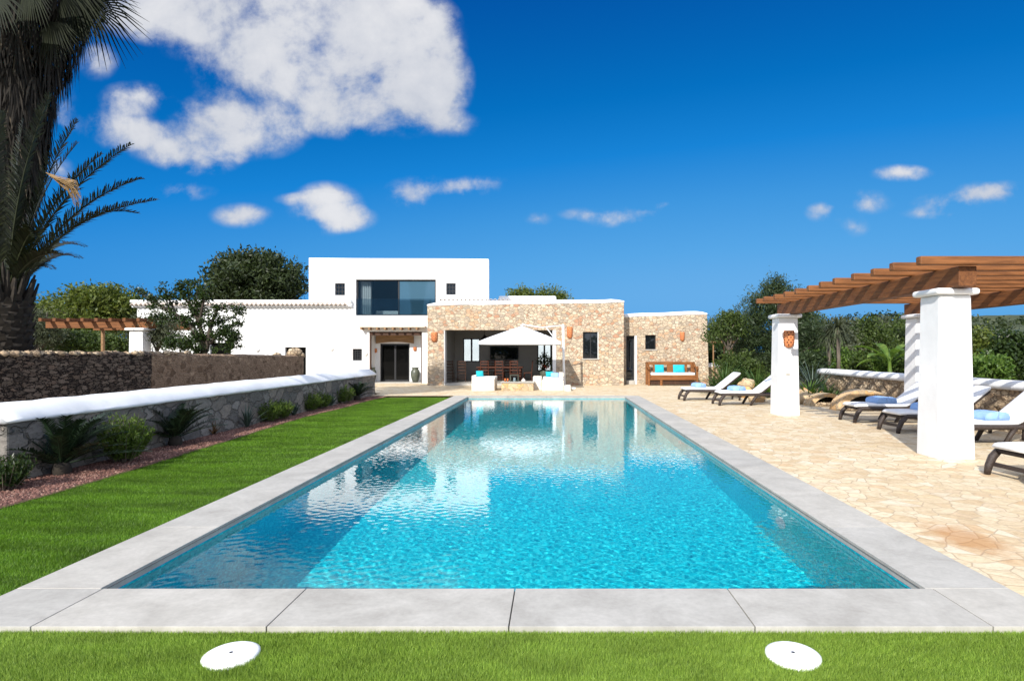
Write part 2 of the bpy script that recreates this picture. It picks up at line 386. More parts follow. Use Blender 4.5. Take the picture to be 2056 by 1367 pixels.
# ------------------------------------------------------------------ sun, sky, camera
SUN = Vector((-.36, -1, .664)).normalized(); EL = math.asin(SUN.z)
ld = bpy.data.lights.new('sun', 'SUN'); ld.energy = 4.6; ld.angle = R(.53); ld.color = (1, .955, .88)
lo = bpy.data.objects.new('sun', ld); COL.objects.link(lo); lo.rotation_euler = SUN.to_track_quat('Z', 'Y').to_euler(); lo.location = (-10, -30, 25)
ld.cycles.is_caustics_light = True
cam = bpy.data.cameras.new('camera'); co = bpy.data.objects.new('camera', cam); COL.objects.link(co); sc.camera = co
co.location = (0, 0, 1.7); co.rotation_euler = (PI/2, 0, 0)
cam.sensor_width = 36; cam.lens = 36*F0/2056; cam.shift_x = -.0413; cam.shift_y = .0109; cam.clip_start = .05; cam.clip_end = 5000

def world():
    w = bpy.data.worlds.new('World'); sc.world = w; w.use_nodes = True; T = w.node_tree
    def n(typ, **k):
        q = T.nodes.new(typ)
        for a, b in k.items(): setattr(q, a, b)
        return q
    L = T.links.new
    def mth(op, a, b=None, c=None, clamp=False):
        q = n('ShaderNodeMath', operation=op, use_clamp=clamp)
        for i, v in enumerate((a, b, c)):
            if v is None: continue
            if isinstance(v, (int, float)): q.inputs[i].default_value = v
            else: L(v, q.inputs[i])
        return q.outputs[0]
    sky = n('ShaderNodeTexSky', sky_type='NISHITA', sun_disc=False); sky.sun_elevation = EL; sky.sun_rotation = math.atan2(SUN.x, SUN.y)
    sky.air_density = 1.0; sky.dust_density = .15; sky.ozone_density = 4.0
    sb = n('ShaderNodeSeparateColor'); L(sky.outputs[0], sb.inputs[0])
    hs = n('ShaderNodeValToRGB'); el = hs.color_ramp.elements; el[0].position = .33; el[0].color = (.0005,.060,.255,1); el[1].position = 1; el[1].color = (.11,.295,.54,1)
    for q_, c_ in ((.45, (.001,.106,.35)), (.55, (.006,.150,.44)), (.68, (.034,.205,.485)), (.82, (.062,.25,.52))): e_ = el.new(q_); e_.color = (*c_, 1)
    L(mth('MULTIPLY', sb.outputs[2], .1), hs.inputs[0])
    sk = n('ShaderNodeVectorMath', operation='SCALE'); L(hs.outputs[0], sk.inputs[0]); sk.inputs['Scale'].default_value = 11.3
    tc = n('ShaderNodeTexCoord'); sp = n('ShaderNodeSeparateXYZ'); L(tc.outputs['Generated'], sp.inputs[0])
    yy = mth('MAXIMUM', sp.outputs[1], .02)
    uv = n('ShaderNodeCombineXYZ'); L(mth('DIVIDE', sp.outputs[0], yy), uv.inputs[0]); L(mth('DIVIDE', sp.outputs[2], yy), uv.inputs[1])
    blobs = [(330,20,140,70,1),(470,40,200,95,1.15),(600,60,240,120,1.2),(560,150,190,70,1),(760,70,170,110,1.15),(845,50,80,70,1),(640,200,120,75,.9),(800,205,110,75,.95),(870,150,80,95,.9),(700,235,90,50,.9),
             (430,245,95,62,1),(500,265,120,60,1.1),(400,315,95,42,1),(330,290,70,40,.75),(240,255,85,48,.9),(275,195,70,30,.85),(370,385,60,20,.6),(195,125,40,35,.6),(120,230,40,70,.5),(120,340,30,25,.4),
             (485,433,58,24,.75),(655,420,70,48,.9),(700,440,55,26,.7),(845,388,68,34,.85),(930,378,90,20,.65),(580,400,30,12,.4),(1080,440,28,14,.5),(1222,442,50,16,.6),(1295,426,62,20,.75),(1322,356,38,18,.5),
             (1810,348,58,17,.85),(1742,406,50,24,.65),(1655,428,36,20,.5),(1712,455,34,22,.55),(1890,412,60,26,.5),(1960,392,50,26,.6),(2020,388,50,24,.6),(1180,430,60,14,.45),(960,365,60,14,.5),(1690,415,60,14,.45),(905,250,60,26,.5),(1340,408,34,12,.45),(1860,430,50,12,.4),(640,395,60,12,.4),(905,170,45,60,.55)]
    acc = None
    for (bx, by, rx, ry, s) in blobs:
        k_ = 1.3 if rx < 72 else 1.12; rx *= k_; ry *= k_
        ma = n('ShaderNodeVectorMath', operation='MULTIPLY_ADD'); L(uv.outputs[0], ma.inputs[0])
        ix, iy = F0/rx, F0/ry
        ma.inputs[1].default_value = (ix, iy, 0); ma.inputs[2].default_value = (-(bx-1113)/F0*ix, -(706-by)/F0*iy, 0)
        ln = n('ShaderNodeVectorMath', operation='LENGTH'); L(ma.outputs[0], ln.inputs[0])
        g = mth('MAXIMUM', mth('MULTIPLY_ADD', ln.outputs['Value'], -s, s), 0)
        acc = g if acc is None else mth('ADD', acc, g)
    acc = mth('MINIMUM', acc, 1.0)
    nz = n('ShaderNodeTexNoise'); nz.inputs['Scale'].default_value = 6.0; nz.inputs['Detail'].default_value = 10; nz.inputs['Roughness'].default_value = .59; nz.inputs['Distortion'].default_value = .25; L(uv.outputs[0], nz.inputs['Vector'])
    nz2 = n('ShaderNodeTexNoise'); nz2.inputs['Scale'].default_value = 22; nz2.inputs['Detail'].default_value = 8; nz2.inputs['Roughness'].default_value = .65; L(uv.outputs[0], nz2.inputs['Vector'])
    q = mth('ADD', mth('MULTIPLY_ADD', nz.outputs[0], 3.4, -1.70), mth('MULTIPLY_ADD', nz2.outputs[0], 1.15, -.575))
    dens = mth('ADD', acc, mth('MULTIPLY', q, mth('MULTIPLY', acc, 2.6, clamp=True)))
    mr = n('ShaderNodeMapRange', interpolation_type='SMOOTHSTEP'); mr.inputs[1].default_value = .05; mr.inputs[2].default_value = 1.05; L(dens, mr.inputs[0])
    # behind and above the camera: unseen broken cloud added as fill light
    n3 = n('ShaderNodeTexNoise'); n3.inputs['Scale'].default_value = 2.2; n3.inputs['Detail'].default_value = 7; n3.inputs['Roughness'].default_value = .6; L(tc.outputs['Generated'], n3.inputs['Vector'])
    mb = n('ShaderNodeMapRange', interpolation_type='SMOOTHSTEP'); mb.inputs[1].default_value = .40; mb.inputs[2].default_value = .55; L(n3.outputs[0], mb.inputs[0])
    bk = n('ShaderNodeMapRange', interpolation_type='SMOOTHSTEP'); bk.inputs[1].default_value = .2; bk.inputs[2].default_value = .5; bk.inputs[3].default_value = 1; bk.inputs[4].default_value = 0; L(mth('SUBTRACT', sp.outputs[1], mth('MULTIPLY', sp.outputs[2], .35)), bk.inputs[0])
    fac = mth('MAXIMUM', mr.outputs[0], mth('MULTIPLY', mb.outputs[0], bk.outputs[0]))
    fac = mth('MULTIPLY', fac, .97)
    cr = n('ShaderNodeValToRGB'); cr.color_ramp.elements[0].color = (3.4, 3.75, 4.5, 1); cr.color_ramp.elements[1].color = (5.9, 5.95, 6.15, 1)
    sh = n('ShaderNodeTexNoise'); sh.inputs['Scale'].default_value = 4.2; sh.inputs['Detail'].default_value = 6; off = n('ShaderNodeVectorMath', operation='ADD'); L(uv.outputs[0], off.inputs[0]); off.inputs[1].default_value = (.03, -.06, 3.1); L(off.outputs[0], sh.inputs['Vector'])
    L(mth('MULTIPLY_ADD', dens, .55, mth('MULTIPLY_ADD', sh.outputs[0], 1.3, -.55)), cr.inputs[0])
    br = n('ShaderNodeVectorMath', operation='SCALE'); L(cr.outputs[0], br.inputs[0]); L(mth('MULTIPLY_ADD', bk.outputs[0], 1.7, 1.0), br.inputs['Scale'])  # clouds out of view made brighter to fill the shade
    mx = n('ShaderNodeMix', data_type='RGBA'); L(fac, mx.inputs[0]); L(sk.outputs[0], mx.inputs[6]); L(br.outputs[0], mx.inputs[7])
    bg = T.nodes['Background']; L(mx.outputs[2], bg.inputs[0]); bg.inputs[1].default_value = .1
world()
sc.view_settings.view_transform = 'Standard'; sc.view_settings.look = 'None'; sc.view_settings.exposure = 0.45
sc.cycles.use_denoising = True; sc.cycles.denoising_input_passes = 'RGB_ALBEDO_NORMAL'
sc.cycles.max_bounces = 10; sc.cycles.transparent_max_bounces = 16; sc.cycles.sample_clamp_indirect = 6

# ------------------------------------------------------------------ ground, pool
X0, X1, Y0, Y1 = -3.24, 2.65, 4.27, 22.4; CW = .6; PD = -1.24
def ring(mb, a, b, z):   # a outer rect, b inner rect (x0,x1,y0,y1)
    v = [(a[0],a[2],z),(a[1],a[2],z),(a[1],a[3],z),(a[0],a[3],z),(b[0],b[2],z),(b[1],b[2],z),(b[1],b[3],z),(b[0],b[3],z)]
    return mb.add(v, [(0,1,5,4),(1,2,6,5),(2,3,7,6),(3,0,4,7)])
tag(ring(MB(), (-1500, 1500, -600, 1500), (X0-.3, X1+.3, Y0-.3, Y1+.3), -.06).build('ground', MT['earth']), kind='structure')
pv = MB()
pv.add([(X1+CW, -3, 0), (9.6, -3, 0), (9.6, 34, 0), (X1+CW, 34, 0)], [(0,1,2,3)])
pv.add([(-7.1, Y1+CW, 0), (X1+CW, Y1+CW, 0), (X1+CW, 34, 0), (-7.1, 34, 0)], [(0,1,2,3)])
pv.add([(-12.2, 24.5, 0), (-7.1, 24.5, 0), (-7.1, 34, 0), (-12.2, 34, 0)], [(0,1,2,3)])
tag(pv.build('flagstone_paving', MT['flag'], merge=True), kind='structure')
# lawns (base sheets)
lw = MB(); lw.add([(-8, -3, -.03), (X1+CW, -3, -.03), (X1+CW, Y0-CW+.02, -.03), (-8, Y0-CW+.02, -.03)], [(0,1,2,3)])
tag(lw.build('near_lawn', MT['lawn']), kind='structure')
def bedx(Y):
    u = min(1, max(0, (Y-9)/5)); return -6.13 - .36*u*u*(3-2*u) + .05*math.sin(Y*1.1) + (0 if Y < 20 else (Y-20)*.06)
lw = MB(); ys = [Y0-CW+.02 + i*.5 for i in range(37)]; ys = [y for y in ys if y < 22.2] + [22.6]
vs = []
for y in ys: vs += [(bedx(y) if y < 22.4 else -5.4, y, -.026), (X0-CW+.02, y, -.026)]
lw.add(vs, [(2*i, 2*i+1, 2*i+3, 2*i+2) for i in range(len(ys)-1)])
tag(lw.build('side_lawn', MT['lawn']), kind='structure')
bd = MB(); vs = []; ys2 = [3 + i*.5 for i in range(41)]
for y in ys2: vs += [(-7.2, y, -.012), (bedx(min(y, 22))+.04, y, -.012)]
bd.add(vs, [(2*i, 2*i+1, 2*i+3, 2*i+2) for i in range(len(ys2)-1)])
tag(bd.build('planting_bed_soil', MT['soil']), kind='structure')
# paving corner beyond lawn
# pool shell
ps = MB()
v = [(X0,Y0,PD),(X1,Y0,PD),(X1,Y1,PD),(X0,Y1,PD),(X0,Y0,-.059),(X1,Y0,-.059),(X1,Y1,-.059),(X0,Y1,-.059)]
ps.add(v, [(0,1,2,3),(0,4,5,1),(1,5,6,2),(2,6,7,3),(3,7,4,0)])
pool = tag(ps.build('pool_basin', MT['mosaic']), kind='structure'); pool.cycles.is_caustics_receiver = True
# water surface with real waves (they focus the sun on the floor)
nx, ny = 600, 1840
xs = np.linspace(X0+.0015, X1-.0015, nx); yy_ = np.linspace(Y0+.0015, Y1-.0015, ny)
XX, YY = np.meshgrid(xs, yy_); rng = np.random.default_rng(3); ZZ = np.zeros_like(XX)
for i in range(70):
    lam = rng.uniform(.052, .15); a = rng.uniform(0, 2*PI); k = 2*PI/lam
    ZZ += .0006*lam*np.sin(k*(XX*math.cos(a)+YY*math.sin(a)) + rng.uniform(0, 6.28))*.5
ZZ -= .068
V = np.stack([XX, YY, ZZ], -1).reshape(-1, 3).astype(np.float32); ii = np.arange(nx*ny).reshape(ny, nx)
Fc = np.stack([ii[:-1,:-1], ii[:-1,1:], ii[1:,1:], ii[1:,:-1]], -1).reshape(-1, 4)
me = bpy.data.meshes.new('pool_water'); me.vertices.add(len(V)); me.vertices.foreach_set('co', V.ravel()); me.loops.add(Fc.size); me.loops.foreach_set('vertex_index', Fc.ravel().astype(np.int32))
me.polygons.add(len(Fc)); me.polygons.foreach_set('loop_start', np.arange(0, Fc.size, 4, dtype=np.int32)); me.update(calc_edges=True); me.polygons.foreach_set('use_smooth', np.ones(len(Fc), bool)); me.materials.append(MT['water'])
wo = bpy.data.objects.new('pool_water', me); COL.objects.link(wo); tag(wo, kind='structure'); wo.cycles.is_caustics_caster = True
# coping slabs
cp = MB(); G = .004
jx = [X0-CW, -3.22, -1.77, -.28, 1.235, 2.70, X1+CW]
def slab(x0, x1, y0, y1, G=.004): cp.box(x0+G, x1-G, y0+G, y1-G, -.058, .012)
for a, b in zip(jx[:-1], jx[1:]): slab(a, b, Y0-CW, Y0); slab(a, b, Y1, Y1+CW)
jy = [Y0]
while jy[-1] < Y1-1.6: jy.append(jy[-1]+1.5)
jy.append(Y1)
for a, b in zip(jy[:-1], jy[1:]): slab(X0-CW, X0, a, b, .0012); slab(X1, X1+CW, a, b, .0012)
tag(cp.build('pool_coping', MT['coping'], bevel=.003, seg=2), kind='structure')
tag(ring(MB(), (X0-CW+.01, X1+CW-.01, Y0-CW+.01, Y1+CW-.01), (X0+.006, X1-.006, Y0+.006, Y1-.006), -.012).build('coping_joint_bed', MT['joint']), kind='structure')

def grass_patch(name, x0, x1, y0, y1, dens, h, w, mat, seed, xfun=None, lean=.45, zb=-.03):
    r = np.random.default_rng(seed); n = int((x1-x0)*(y1-y0)*dens)
    x = r.uniform(x0, x1, n); y = r.uniform(y0, y1, n)
    if xfun is not None:
        keep = x > xfun(y); x = x[keep]; y = y[keep]; n = len(x)
    a = r.uniform(0, 2*PI, n); b = r.uniform(0, 2*PI, n)
    lump = .5+.5*np.sin(x*3.1+1.3*np.sin(y*2.3))*np.sin(y*4.7+1.1*np.sin(x*3.7))
    hh = h*r.uniform(.65, 1.25, n)*(.85+.3*lump); le = hh*r.uniform(0, lean*2, n)
    bx, by = .35*np.sin(y*2.1+x*.8), .35*np.cos(x*1.7)
    dx, dy = np.cos(a)+bx, np.sin(a)+by
    base = np.stack([x, y, np.full(n, zb)], -1); side = np.stack([np.cos(b), np.sin(b), np.zeros(n)], -1)*(w*.5)
    tip = base + np.stack([dx*le, dy*le, hh], -1)
    V = np.stack([base-side, base+side, tip], 1).reshape(-1, 3)
    o = np_mesh(name, V, 3, mat); return tag(o, kind='stuff')
grass_patch('near_grass', -3.6, 3.3, 2.85, Y0-CW-.004, 60000, .026, .0032, MT['blade'], 1)
vb = np.vectorize(bedx)
grass_patch('side_grass_front', -6.6, X0-CW-.004, 3.6, 9, 13000, .028, .0055, MT['lawnblade'], 2, vb)
grass_patch('side_grass_back', -6.6, X0-CW-.004, 9, 22.3, 5500, .030, .009, MT['lawnblade'], 3, vb)

# gravel chips
def gravel_chips():
    r = np.random.default_rng(5); n = 16000
    y = 4.5 + 18*r.random(n)**1.35; x = -7.05 + r.random(n)*(vb(y)+7.05-.02)
    s = r.uniform(.010, .026, n); T = []
    tet = np.array([(1,0,-.3),(-.5,.87,-.3),(-.5,-.87,-.3),(0,0,1)])
    fi = [(0,1,3),(1,2,3),(2,0,3)]
    ang = r.uniform(0, 6.28, n); ca, sa = np.cos(ang), np.sin(ang)
    P = np.empty((n, 4, 3))
    for k in range(4):
        jx_ = tet[k][0]*(1+r.uniform(-.4,.4,n)); jy_ = tet[k][1]*(1+r.uniform(-.4,.4,n)); jz = tet[k][2]*(1+r.uniform(-.4,.2,n))
        P[:,k,0] = x + s*(jx_*ca - jy_*sa); P[:,k,1] = y + s*(jx_*sa + jy_*ca); P[:,k,2] = -.008 + s*jz*.9
    off = 0; me = bpy.data.meshes.new('red_gravel'); Vv = P.reshape(-1, 3).astype(np.float32)
    F = (np.arange(n)[:,None,None]*4 + np.array(fi)[None]).reshape(-1, 3)
    me.vertices.add(len(Vv)); me.vertices.foreach_set('co', Vv.ravel()); me.loops.add(F.size); me.loops.foreach_set('vertex_index', F.ravel().astype(np.int32))
    me.polygons.add(len(F)); me.polygons.foreach_set('loop_start', np.arange(0, F.size, 3, dtype=np.int32)); me.update(calc_edges=True); me.materials.append(MT['gravel'])
    o = bpy.data.objects.new('red_gravel', me); COL.objects.link(o); tag(o, kind='stuff')
gravel_chips()

# skimmer lids
for (lx, ly, lab) in ((-1.83, 3.385, 'round white skimmer lid in the grass, left of the pair'), (1.352, 3.385, 'round white skimmer lid in the grass, right of the pair')):
    t = thing('skimmer_lid', lab, 'pool lid', (lx, ly, -.052), 'round white lids in the near grass')
    MB().lathe([(0,.052),(.10,.052),(.135,.050),(.150,.042),(.153,.0)], (lx, ly, -.052), 40).build('lid', MT['polewhite'], t, True)
    MB().lathe([(0,.0535),(.008,.0535),(.011,.0525)], (lx, ly, -.052), 10).build('finger_hole', MT['black'], t)
    MB().lathe([(.118,.0515),(.122,.0525),(.126,.0515)], (lx, ly, -.052), 40).build('rim', MT['cushion'], t)
# underwater lamps
for (yy, zz, lab) in ((7.0, -.62, 'round white underwater lamp on the pool wall, nearest the camera'), (12.6, -.62, 'round white underwater lamp far along the pool wall')):
    t = thing('pool_lamp', lab, 'pool lamp', (X1, yy, zz), 'underwater lamps in the right pool wall')
    rot = Matrix.Rotation(-PI/2, 3, 'Y')
    for nm, prof, m in (('rim', [(.10,.004),(.13,.012),(.14,.0)], MT['polewhite']), ('lens', [(0,.02),(.06,.016),(.10,.004)], MT['cushion'])):
        q = MB().lathe(prof, (0,0,0), 24); q.v = [tuple(Vector((X1, yy, zz)) + rot @ Vector(c)) for c in q.v]; q.build(nm, m, t, True)

# ------------------------------------------------------------------ villa
villa = thing('villa', 'white and stone country villa beyond the pool, with flat roofs', 'house', (-6, 32, 0))
WY = 32.0
hole = lambda a, b, c, d, Y: (px(a, Y), px(b, Y), pz(d, Y), pz(c, Y))      # px left,right, top,bottom
BW = hole(714.5, 875, 561.5, 633.5, WY); U1 = hole(672.5, 692.4, 569, 593, WY); U2 = hole(896, 915, 569, 592, WY); S1 = hole(708, 726.5, 700.6, 724, WY)
D1 = (px(421.8, WY), px(463.3, WY), 0, 2.16); D2 = (px(572.5, WY), px(614, WY), 0, 1.93); PO = (px(742, WY), px(847, WY), 0, 2.77)
wl = MB().wall(WY, WY+.4, -22.35, -3.52, -.05, 6.69, [BW, U1, U2, S1, (D1[0],D1[1],-.05,D1[3]), (D2[0],D2[1],-.05,D2[3]), (PO[0],PO[1],-.05,PO[3])], [(-22.4, -13.15, 4.12, 6.8), (-6.0, -3.4, -.1, 3.55)])
def wwarp(p):
    if p.z > 6: p.z += .006*math.sin(p.x*.8) - .006*(p.x+8)
    return p
wl.build('white_front_wall', MT['white'], villa, bevel=.07, seg=3, merge=True, warp=wwarp)
for q in ((-13.15, -12.8, WY+.4, 38, 0, 6.6), (-12.8, -7.0, 37.6, 38, 0, 6.6), (-7.0, -4.5, 37.6, 38, 3.2, 6.6)): MB().box(*q).build('upper_storey_wall', MT['white'], villa)
skew = [(-3.87,WY+.4),(-3.53,WY+.4),(-4.17,38),(-4.51,38)]
MB().add([(x,y,z) for z in (3.75,6.6) for x,y in skew], [(0,3,2,1),(4,5,6,7),(0,1,5,4),(1,2,6,5),(2,3,7,6),(3,0,4,7)]).build('upper_storey_wall', MT['white'], villa)
MB().box(-12.8, -4.5, WY+.4, 37.6, 6.15, 6.4).build('upper_roof', MT['white'], villa)
MB().box(-12.8, -4.5, WY+.4, 37.6, 3.2, 3.5).build('upper_floor', MT['old'], villa)
for q in ((-22.35, -22.0, WY+.4, 38, 0, 4.05), (-22.0, -13.15, 37.6, 38, 0, 4.05)): MB().box(*q).build('wing_wall', MT['white'], villa)
MB().box(-22.0, -13.15, WY+.4, 37.6, 3.8, 4.0).build('wing_roof', MT['white'], villa)
# tiled eave along the wing
for q in ((-22.55, -10.8, WY-.12, WY-.002, 4.05, 4.12), (-22.55, -10.8, WY-.26, WY+.3, 4.305, 4.45)): MB().box(*q).build('eave_band', MT['white'], villa, bevel=.025)
def tiles(x0, x1, y0, y1, z, pitch, r):
    m = MB(); x = x0+pitch/2
    while x < x1-pitch*.3:
        for (yy, rr) in ((y0, r), ):
            vs = []; n = 8
            for k in range(n+1):
                t = PI*k/n
                for (y, q) in ((y0, r), (y1, r), ): vs.append((x+q*math.cos(t), y, z+q*math.sin(t)))
            fs = [(2*k, 2*k+1, 2*k+3, 2*k+2) for k in range(n)]
            base = len(vs)
            for k in range(n+1):
                t = PI*k/n
                for (y, q) in ((y0, r-.022), (y1, r-.022)): vs.append((x+q*math.cos(t), y, z+q*math.sin(t)))
            fs += [(base+2*k+2, base+2*k+3, base+2*k+1, base+2*k) for k in range(n)]
            fs += [(2*k+2, base+2*k+2, base+2*k, 2*k) for k in range(n)]
            m.add(vs, fs)
        x += pitch
    return m
tiles(-22.5, -10.8, WY-.34, WY-.003, 4.15, .235, .105).build('eave_tiles', MT['tile'], villa, True)
MB().box(-22.5, -10.8, WY-.20, WY-.004, 4.123, 4.30).build('eave_mortar', MT['white'], villa)
# big upper window
def window(x0, x1, z0, z1, y, fw=.05, nx=1, nz=1, bar=.03, pane='pane', parent=None, sill=None, fm='black'):
    f = MB().wall(y-.03, y+.05, x0, x1, z0, z1, [(x0+fw, x1-fw, z0+fw, z1-fw)])
    for i in range(1, nx):
        x = x0 + (x1-x0)*i/nx; f.box(x-bar/2, x+bar/2, y-.02, y+.04, z0+fw, z1-fw)
    for j in range(1, nz):
        z = z0 + (z1-z0)*j/nz; f.box(x0+fw, x1-fw, y-.017, y+.037, z-bar/2, z+bar/2)
    w = f.build('window', MT[fm], villa if parent is None else parent)
    MB().box(x0+fw*.5, x1-fw*.5, y+.005, y+.015, z0+fw*.5, z1-fw*.5).build('pane', MT[pane], w)
    if sill: MB().box(x0-.06, x1+.06, sill-.05, sill+.16, z0-.055, z0-.004).build('sill', MT['coping'], w, bevel=.01)
    return w
x0, x1, z0, z1 = BW; xm = px(800, WY)
f = MB().wall(WY+.13, WY+.22, x0, x1, z0, z1, [(x0+.07, xm-.05, z0+.07, z1-.07), (xm+.02, x1-.07, z0+.07, z1-.07)])
bw = f.build('panorama_window', MT['black'], villa)
MB().box(x0+.05, xm-.03, WY+.17, WY+.18, z0+.05, z1-.05).build('clear_pane', MT['clear'], bw)
MB().box(xm+.0, x1-.05, WY+.16, WY+.17, z0+.05, z1-.05).build('reflection_tinted_pane', glassdark('reflection_tinted_glass', (.05,.11,.16)), bw)  # blue base colour paints the sky's reflection into this pane
f.__init__()
for k in range(26):
    xx = x0+.1+k*.022; f.box(xx, xx+.016, WY+.5+.04*math.sin(k*1.4), WY+.53+.04*math.sin(k*1.4), z0+.05, z1-.02)
f.build('curtain', MT['cushion'], bw)
gl = MB().box(x0+.02, x1-.02, WY+.03, WY+.045, z0+.02, pz(600, WY)).build('glass_balustrade', MT['clear'], villa)
MB().box(x0+.6, x0+2.0, WY+1.5, WY+3.2, z0-.3, z0+.35).build('bed', MT['cushion'], villa, bevel=.05)
MB().box(x0-.5, x1+.5, WY+4.6, WY+4.7, 3.5, 6.1).build('bedroom_back_wall', MT['bedroom'], villa)
window(*U1, WY+.12, .05, 3, 3, .035); window(*U2, WY+.12, .05, 3, 3, .035); window(*S1, WY+.12, .05, 4, 5, .03)
MB().box(*D1[:2], WY+.14, WY+.2, -.04, D1[3]).build('door', MT['doorpane'], villa); MB().box(*D2[:2], WY+.14, WY+.2, -.04, D2[3]).build('door', MT['doorpane'], villa)
# porch
x0, x1, _, z1 = PO
for q in ((x0-.2, x0, WY+.4, WY+1.5, 0, z1+.2), (x1, x1+.2, WY+.4, WY+1.5, 0, z1+.2)): MB().box(*q).build('porch_side_wall', MT['white'], villa)
MB().box(x0, x1, WY+.4, WY+1.5, z1, z1+.2).build('porch_ceiling', MT['white'], villa)
DY = WY+1.0; dh = (px(763, DY), px(822.5, DY), -.05, pz(690, DY))
MB().wall(DY, DY+.3, x0, x1, -.05, z1, [dh]).build('porch_back_wall', MT['white'], villa, merge=True)
dr = MB().wall(DY+.1, DY+.18, dh[0], dh[1], .02, dh[3], [(dh[0]+.09, (dh[0]+dh[1])/2-.05, .15, dh[3]-.1), ((dh[0]+dh[1])/2+.05, dh[1]-.09, .15, dh[3]-.1)]).build('entrance_door', MT['black'], villa)
MB().box(dh[0]+.05, dh[1]-.05, DY+.13, DY+.14, .1, dh[3]-.05).build('pane', MT['doorpane'], dr)
MB().box(x0, x1, WY-.15, DY+.3, -.02, .05).build('porch_step', MT['coping'], villa, bevel=.01)
lx0, lx1 = px(755, DY-.1), px(830.5, DY-.1); vs = []; fs = []
for k in range(11):
    t = k/10; x = lx0+(lx1-lx0)*t; up = .10*math.sin(PI*t)
    for (y, z) in ((DY-.14, 2.15+up*.9), (DY-.14, 2.56+up), (DY-.003, 2.56+up), (DY-.003, 2.15+up*.9)): vs.append((x, y, z))
for k in range(10):
    for j in range(4): fs.append((4*k+j, 4*k+(j+1)%4, 4*k+4+(j+1)%4, 4*k+4+j))
fs += [(0,1,2,3), (43,42,41,40)]
MB().add(vs, fs).build('door_lintel', MT['old'], villa)
MB().box(x0+.003, x1-.003, WY+.02, WY+.2, z1-.2, z1-.003).build('porch_beam', MT['darkwood'], villa)
for (a, c) in ((x0+.003, x0+.06), (x1-.06, x1-.003)): MB().box(a, c, WY+.05, WY+.15, 0, z1-.2).build('porch_post', MT['darkwood'], villa)
b = MB(); ca, cb = px(726, WY), px(857, WY)-.02
b.box(ca, cb, WY-.42, WY-.003, 2.98, 3.06); b.build('porch_canopy', MT['tile'], villa)
xx = ca+.05
while xx < cb-.1: MB().box(xx, xx+.09, WY-.40, WY-.003, 2.86, 2.977).build('canopy_beam', MT['old'], villa); xx += .42

# stone wing
SY = 30.0
OP = (px(891.5, SY), px(1109.6, SY)+.18, -.05, 2.775); W1 = hole(1170.7, 1201.5, 666.8, 720, SY)
def swarp(p):
    if p.z > 3.5: p.z += (p.x+6.4)*.015 - .09 + .012*math.sin(p.x*2.3)
    return p
sx0, sx1 = px(858, SY), px(1253, SY)
MB().wall(SY, SY+.5, sx0, sx1, -.05, 4.10, [OP, W1]).build('stone_front_wall', MT['housestone'], villa, bevel=.03, merge=True, warp=swarp)
b = MB(); n = 26
for i in range(n): pass
capv = MB()
prof = [(-.008, 4.09), (-.022, 4.13), (-.018, 4.22), (.05, 4.28), (.42, 4.28), (.52, 4.22), (.52, 4.09)]
vs = []; fs = []; xs_ = [sx0-.015 + (sx1-sx0+.03)*i/30 for i in range(31)]
for i, x in enumerate(xs_):
    e = .10 if i in (0, 30) else (.03 if i in (1, 29) else 0)
    for (dy, z) in prof: vs.append((x, SY+dy, z - (e if z > 4.2 else 0) + random.uniform(-.008, .008)))
m_ = len(prof)
for i in range(30):
    for k in range(m_): fs.append((i*m_+k, i*m_+(k+1)%m_, (i+1)*m_+(k+1)%m_, (i+1)*m_+k))
fs += [tuple(range(m_))[::-1], tuple(range(30*m_, 31*m_))]
capv.add(vs, fs).build('parapet_cap', MT['white2'], villa, True, warp=swarp)
for q in ((sx0, sx0+.5, SY+.5, WY-.003, -.05, 4.0), (sx1-.5, sx1, SY+.5, 36, -.05, 4.05)): MB().box(*q).build('stone_side_wall', MT['housestone'], villa)
MB().box(sx0+.5, sx1-.5, SY+.5, 35.3, 3.6, 3.8).build('stone_wing_roof', MT['white'], villa)
b = MB(); g = .03
for q in ((OP[1]-.18, OP[1]-.002, SY-.006, SY+.5, 0, OP[3]-.002), (OP[0]+.002, OP[0]+.03, SY-.004, SY+.5, 0, OP[3]-.002)): MB().box(*q).build('opening_jamb', MT['white'], villa)
RB = 35.0
Bw1 = hole(929.5, 963.5, 679.5, 726.5, RB); Bw2 = hole(1079, 1107, 686, 745, RB)
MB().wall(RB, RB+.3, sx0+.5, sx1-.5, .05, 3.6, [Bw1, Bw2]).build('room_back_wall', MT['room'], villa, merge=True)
for q in (Bw1, Bw2): window(*q, RB+.1, .06, 2, 1, .10, 'clear')
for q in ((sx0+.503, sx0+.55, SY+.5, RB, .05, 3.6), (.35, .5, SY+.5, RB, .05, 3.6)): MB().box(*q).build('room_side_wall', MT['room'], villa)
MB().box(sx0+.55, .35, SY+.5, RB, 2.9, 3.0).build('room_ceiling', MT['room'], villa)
MB().box(sx0+.5, .35, SY+.02, RB, -.02, .10).build('room_floor', MT['coping'], villa)
window(*W1, SY+.16, .05, 2, 1, .04, sill=SY)
MB().box(W1[1]-.03, W1[1]-.002, SY-.003, SY+.13, W1[2]+.003, W1[3]-.003).build('window_reveal', MT['white'], villa)
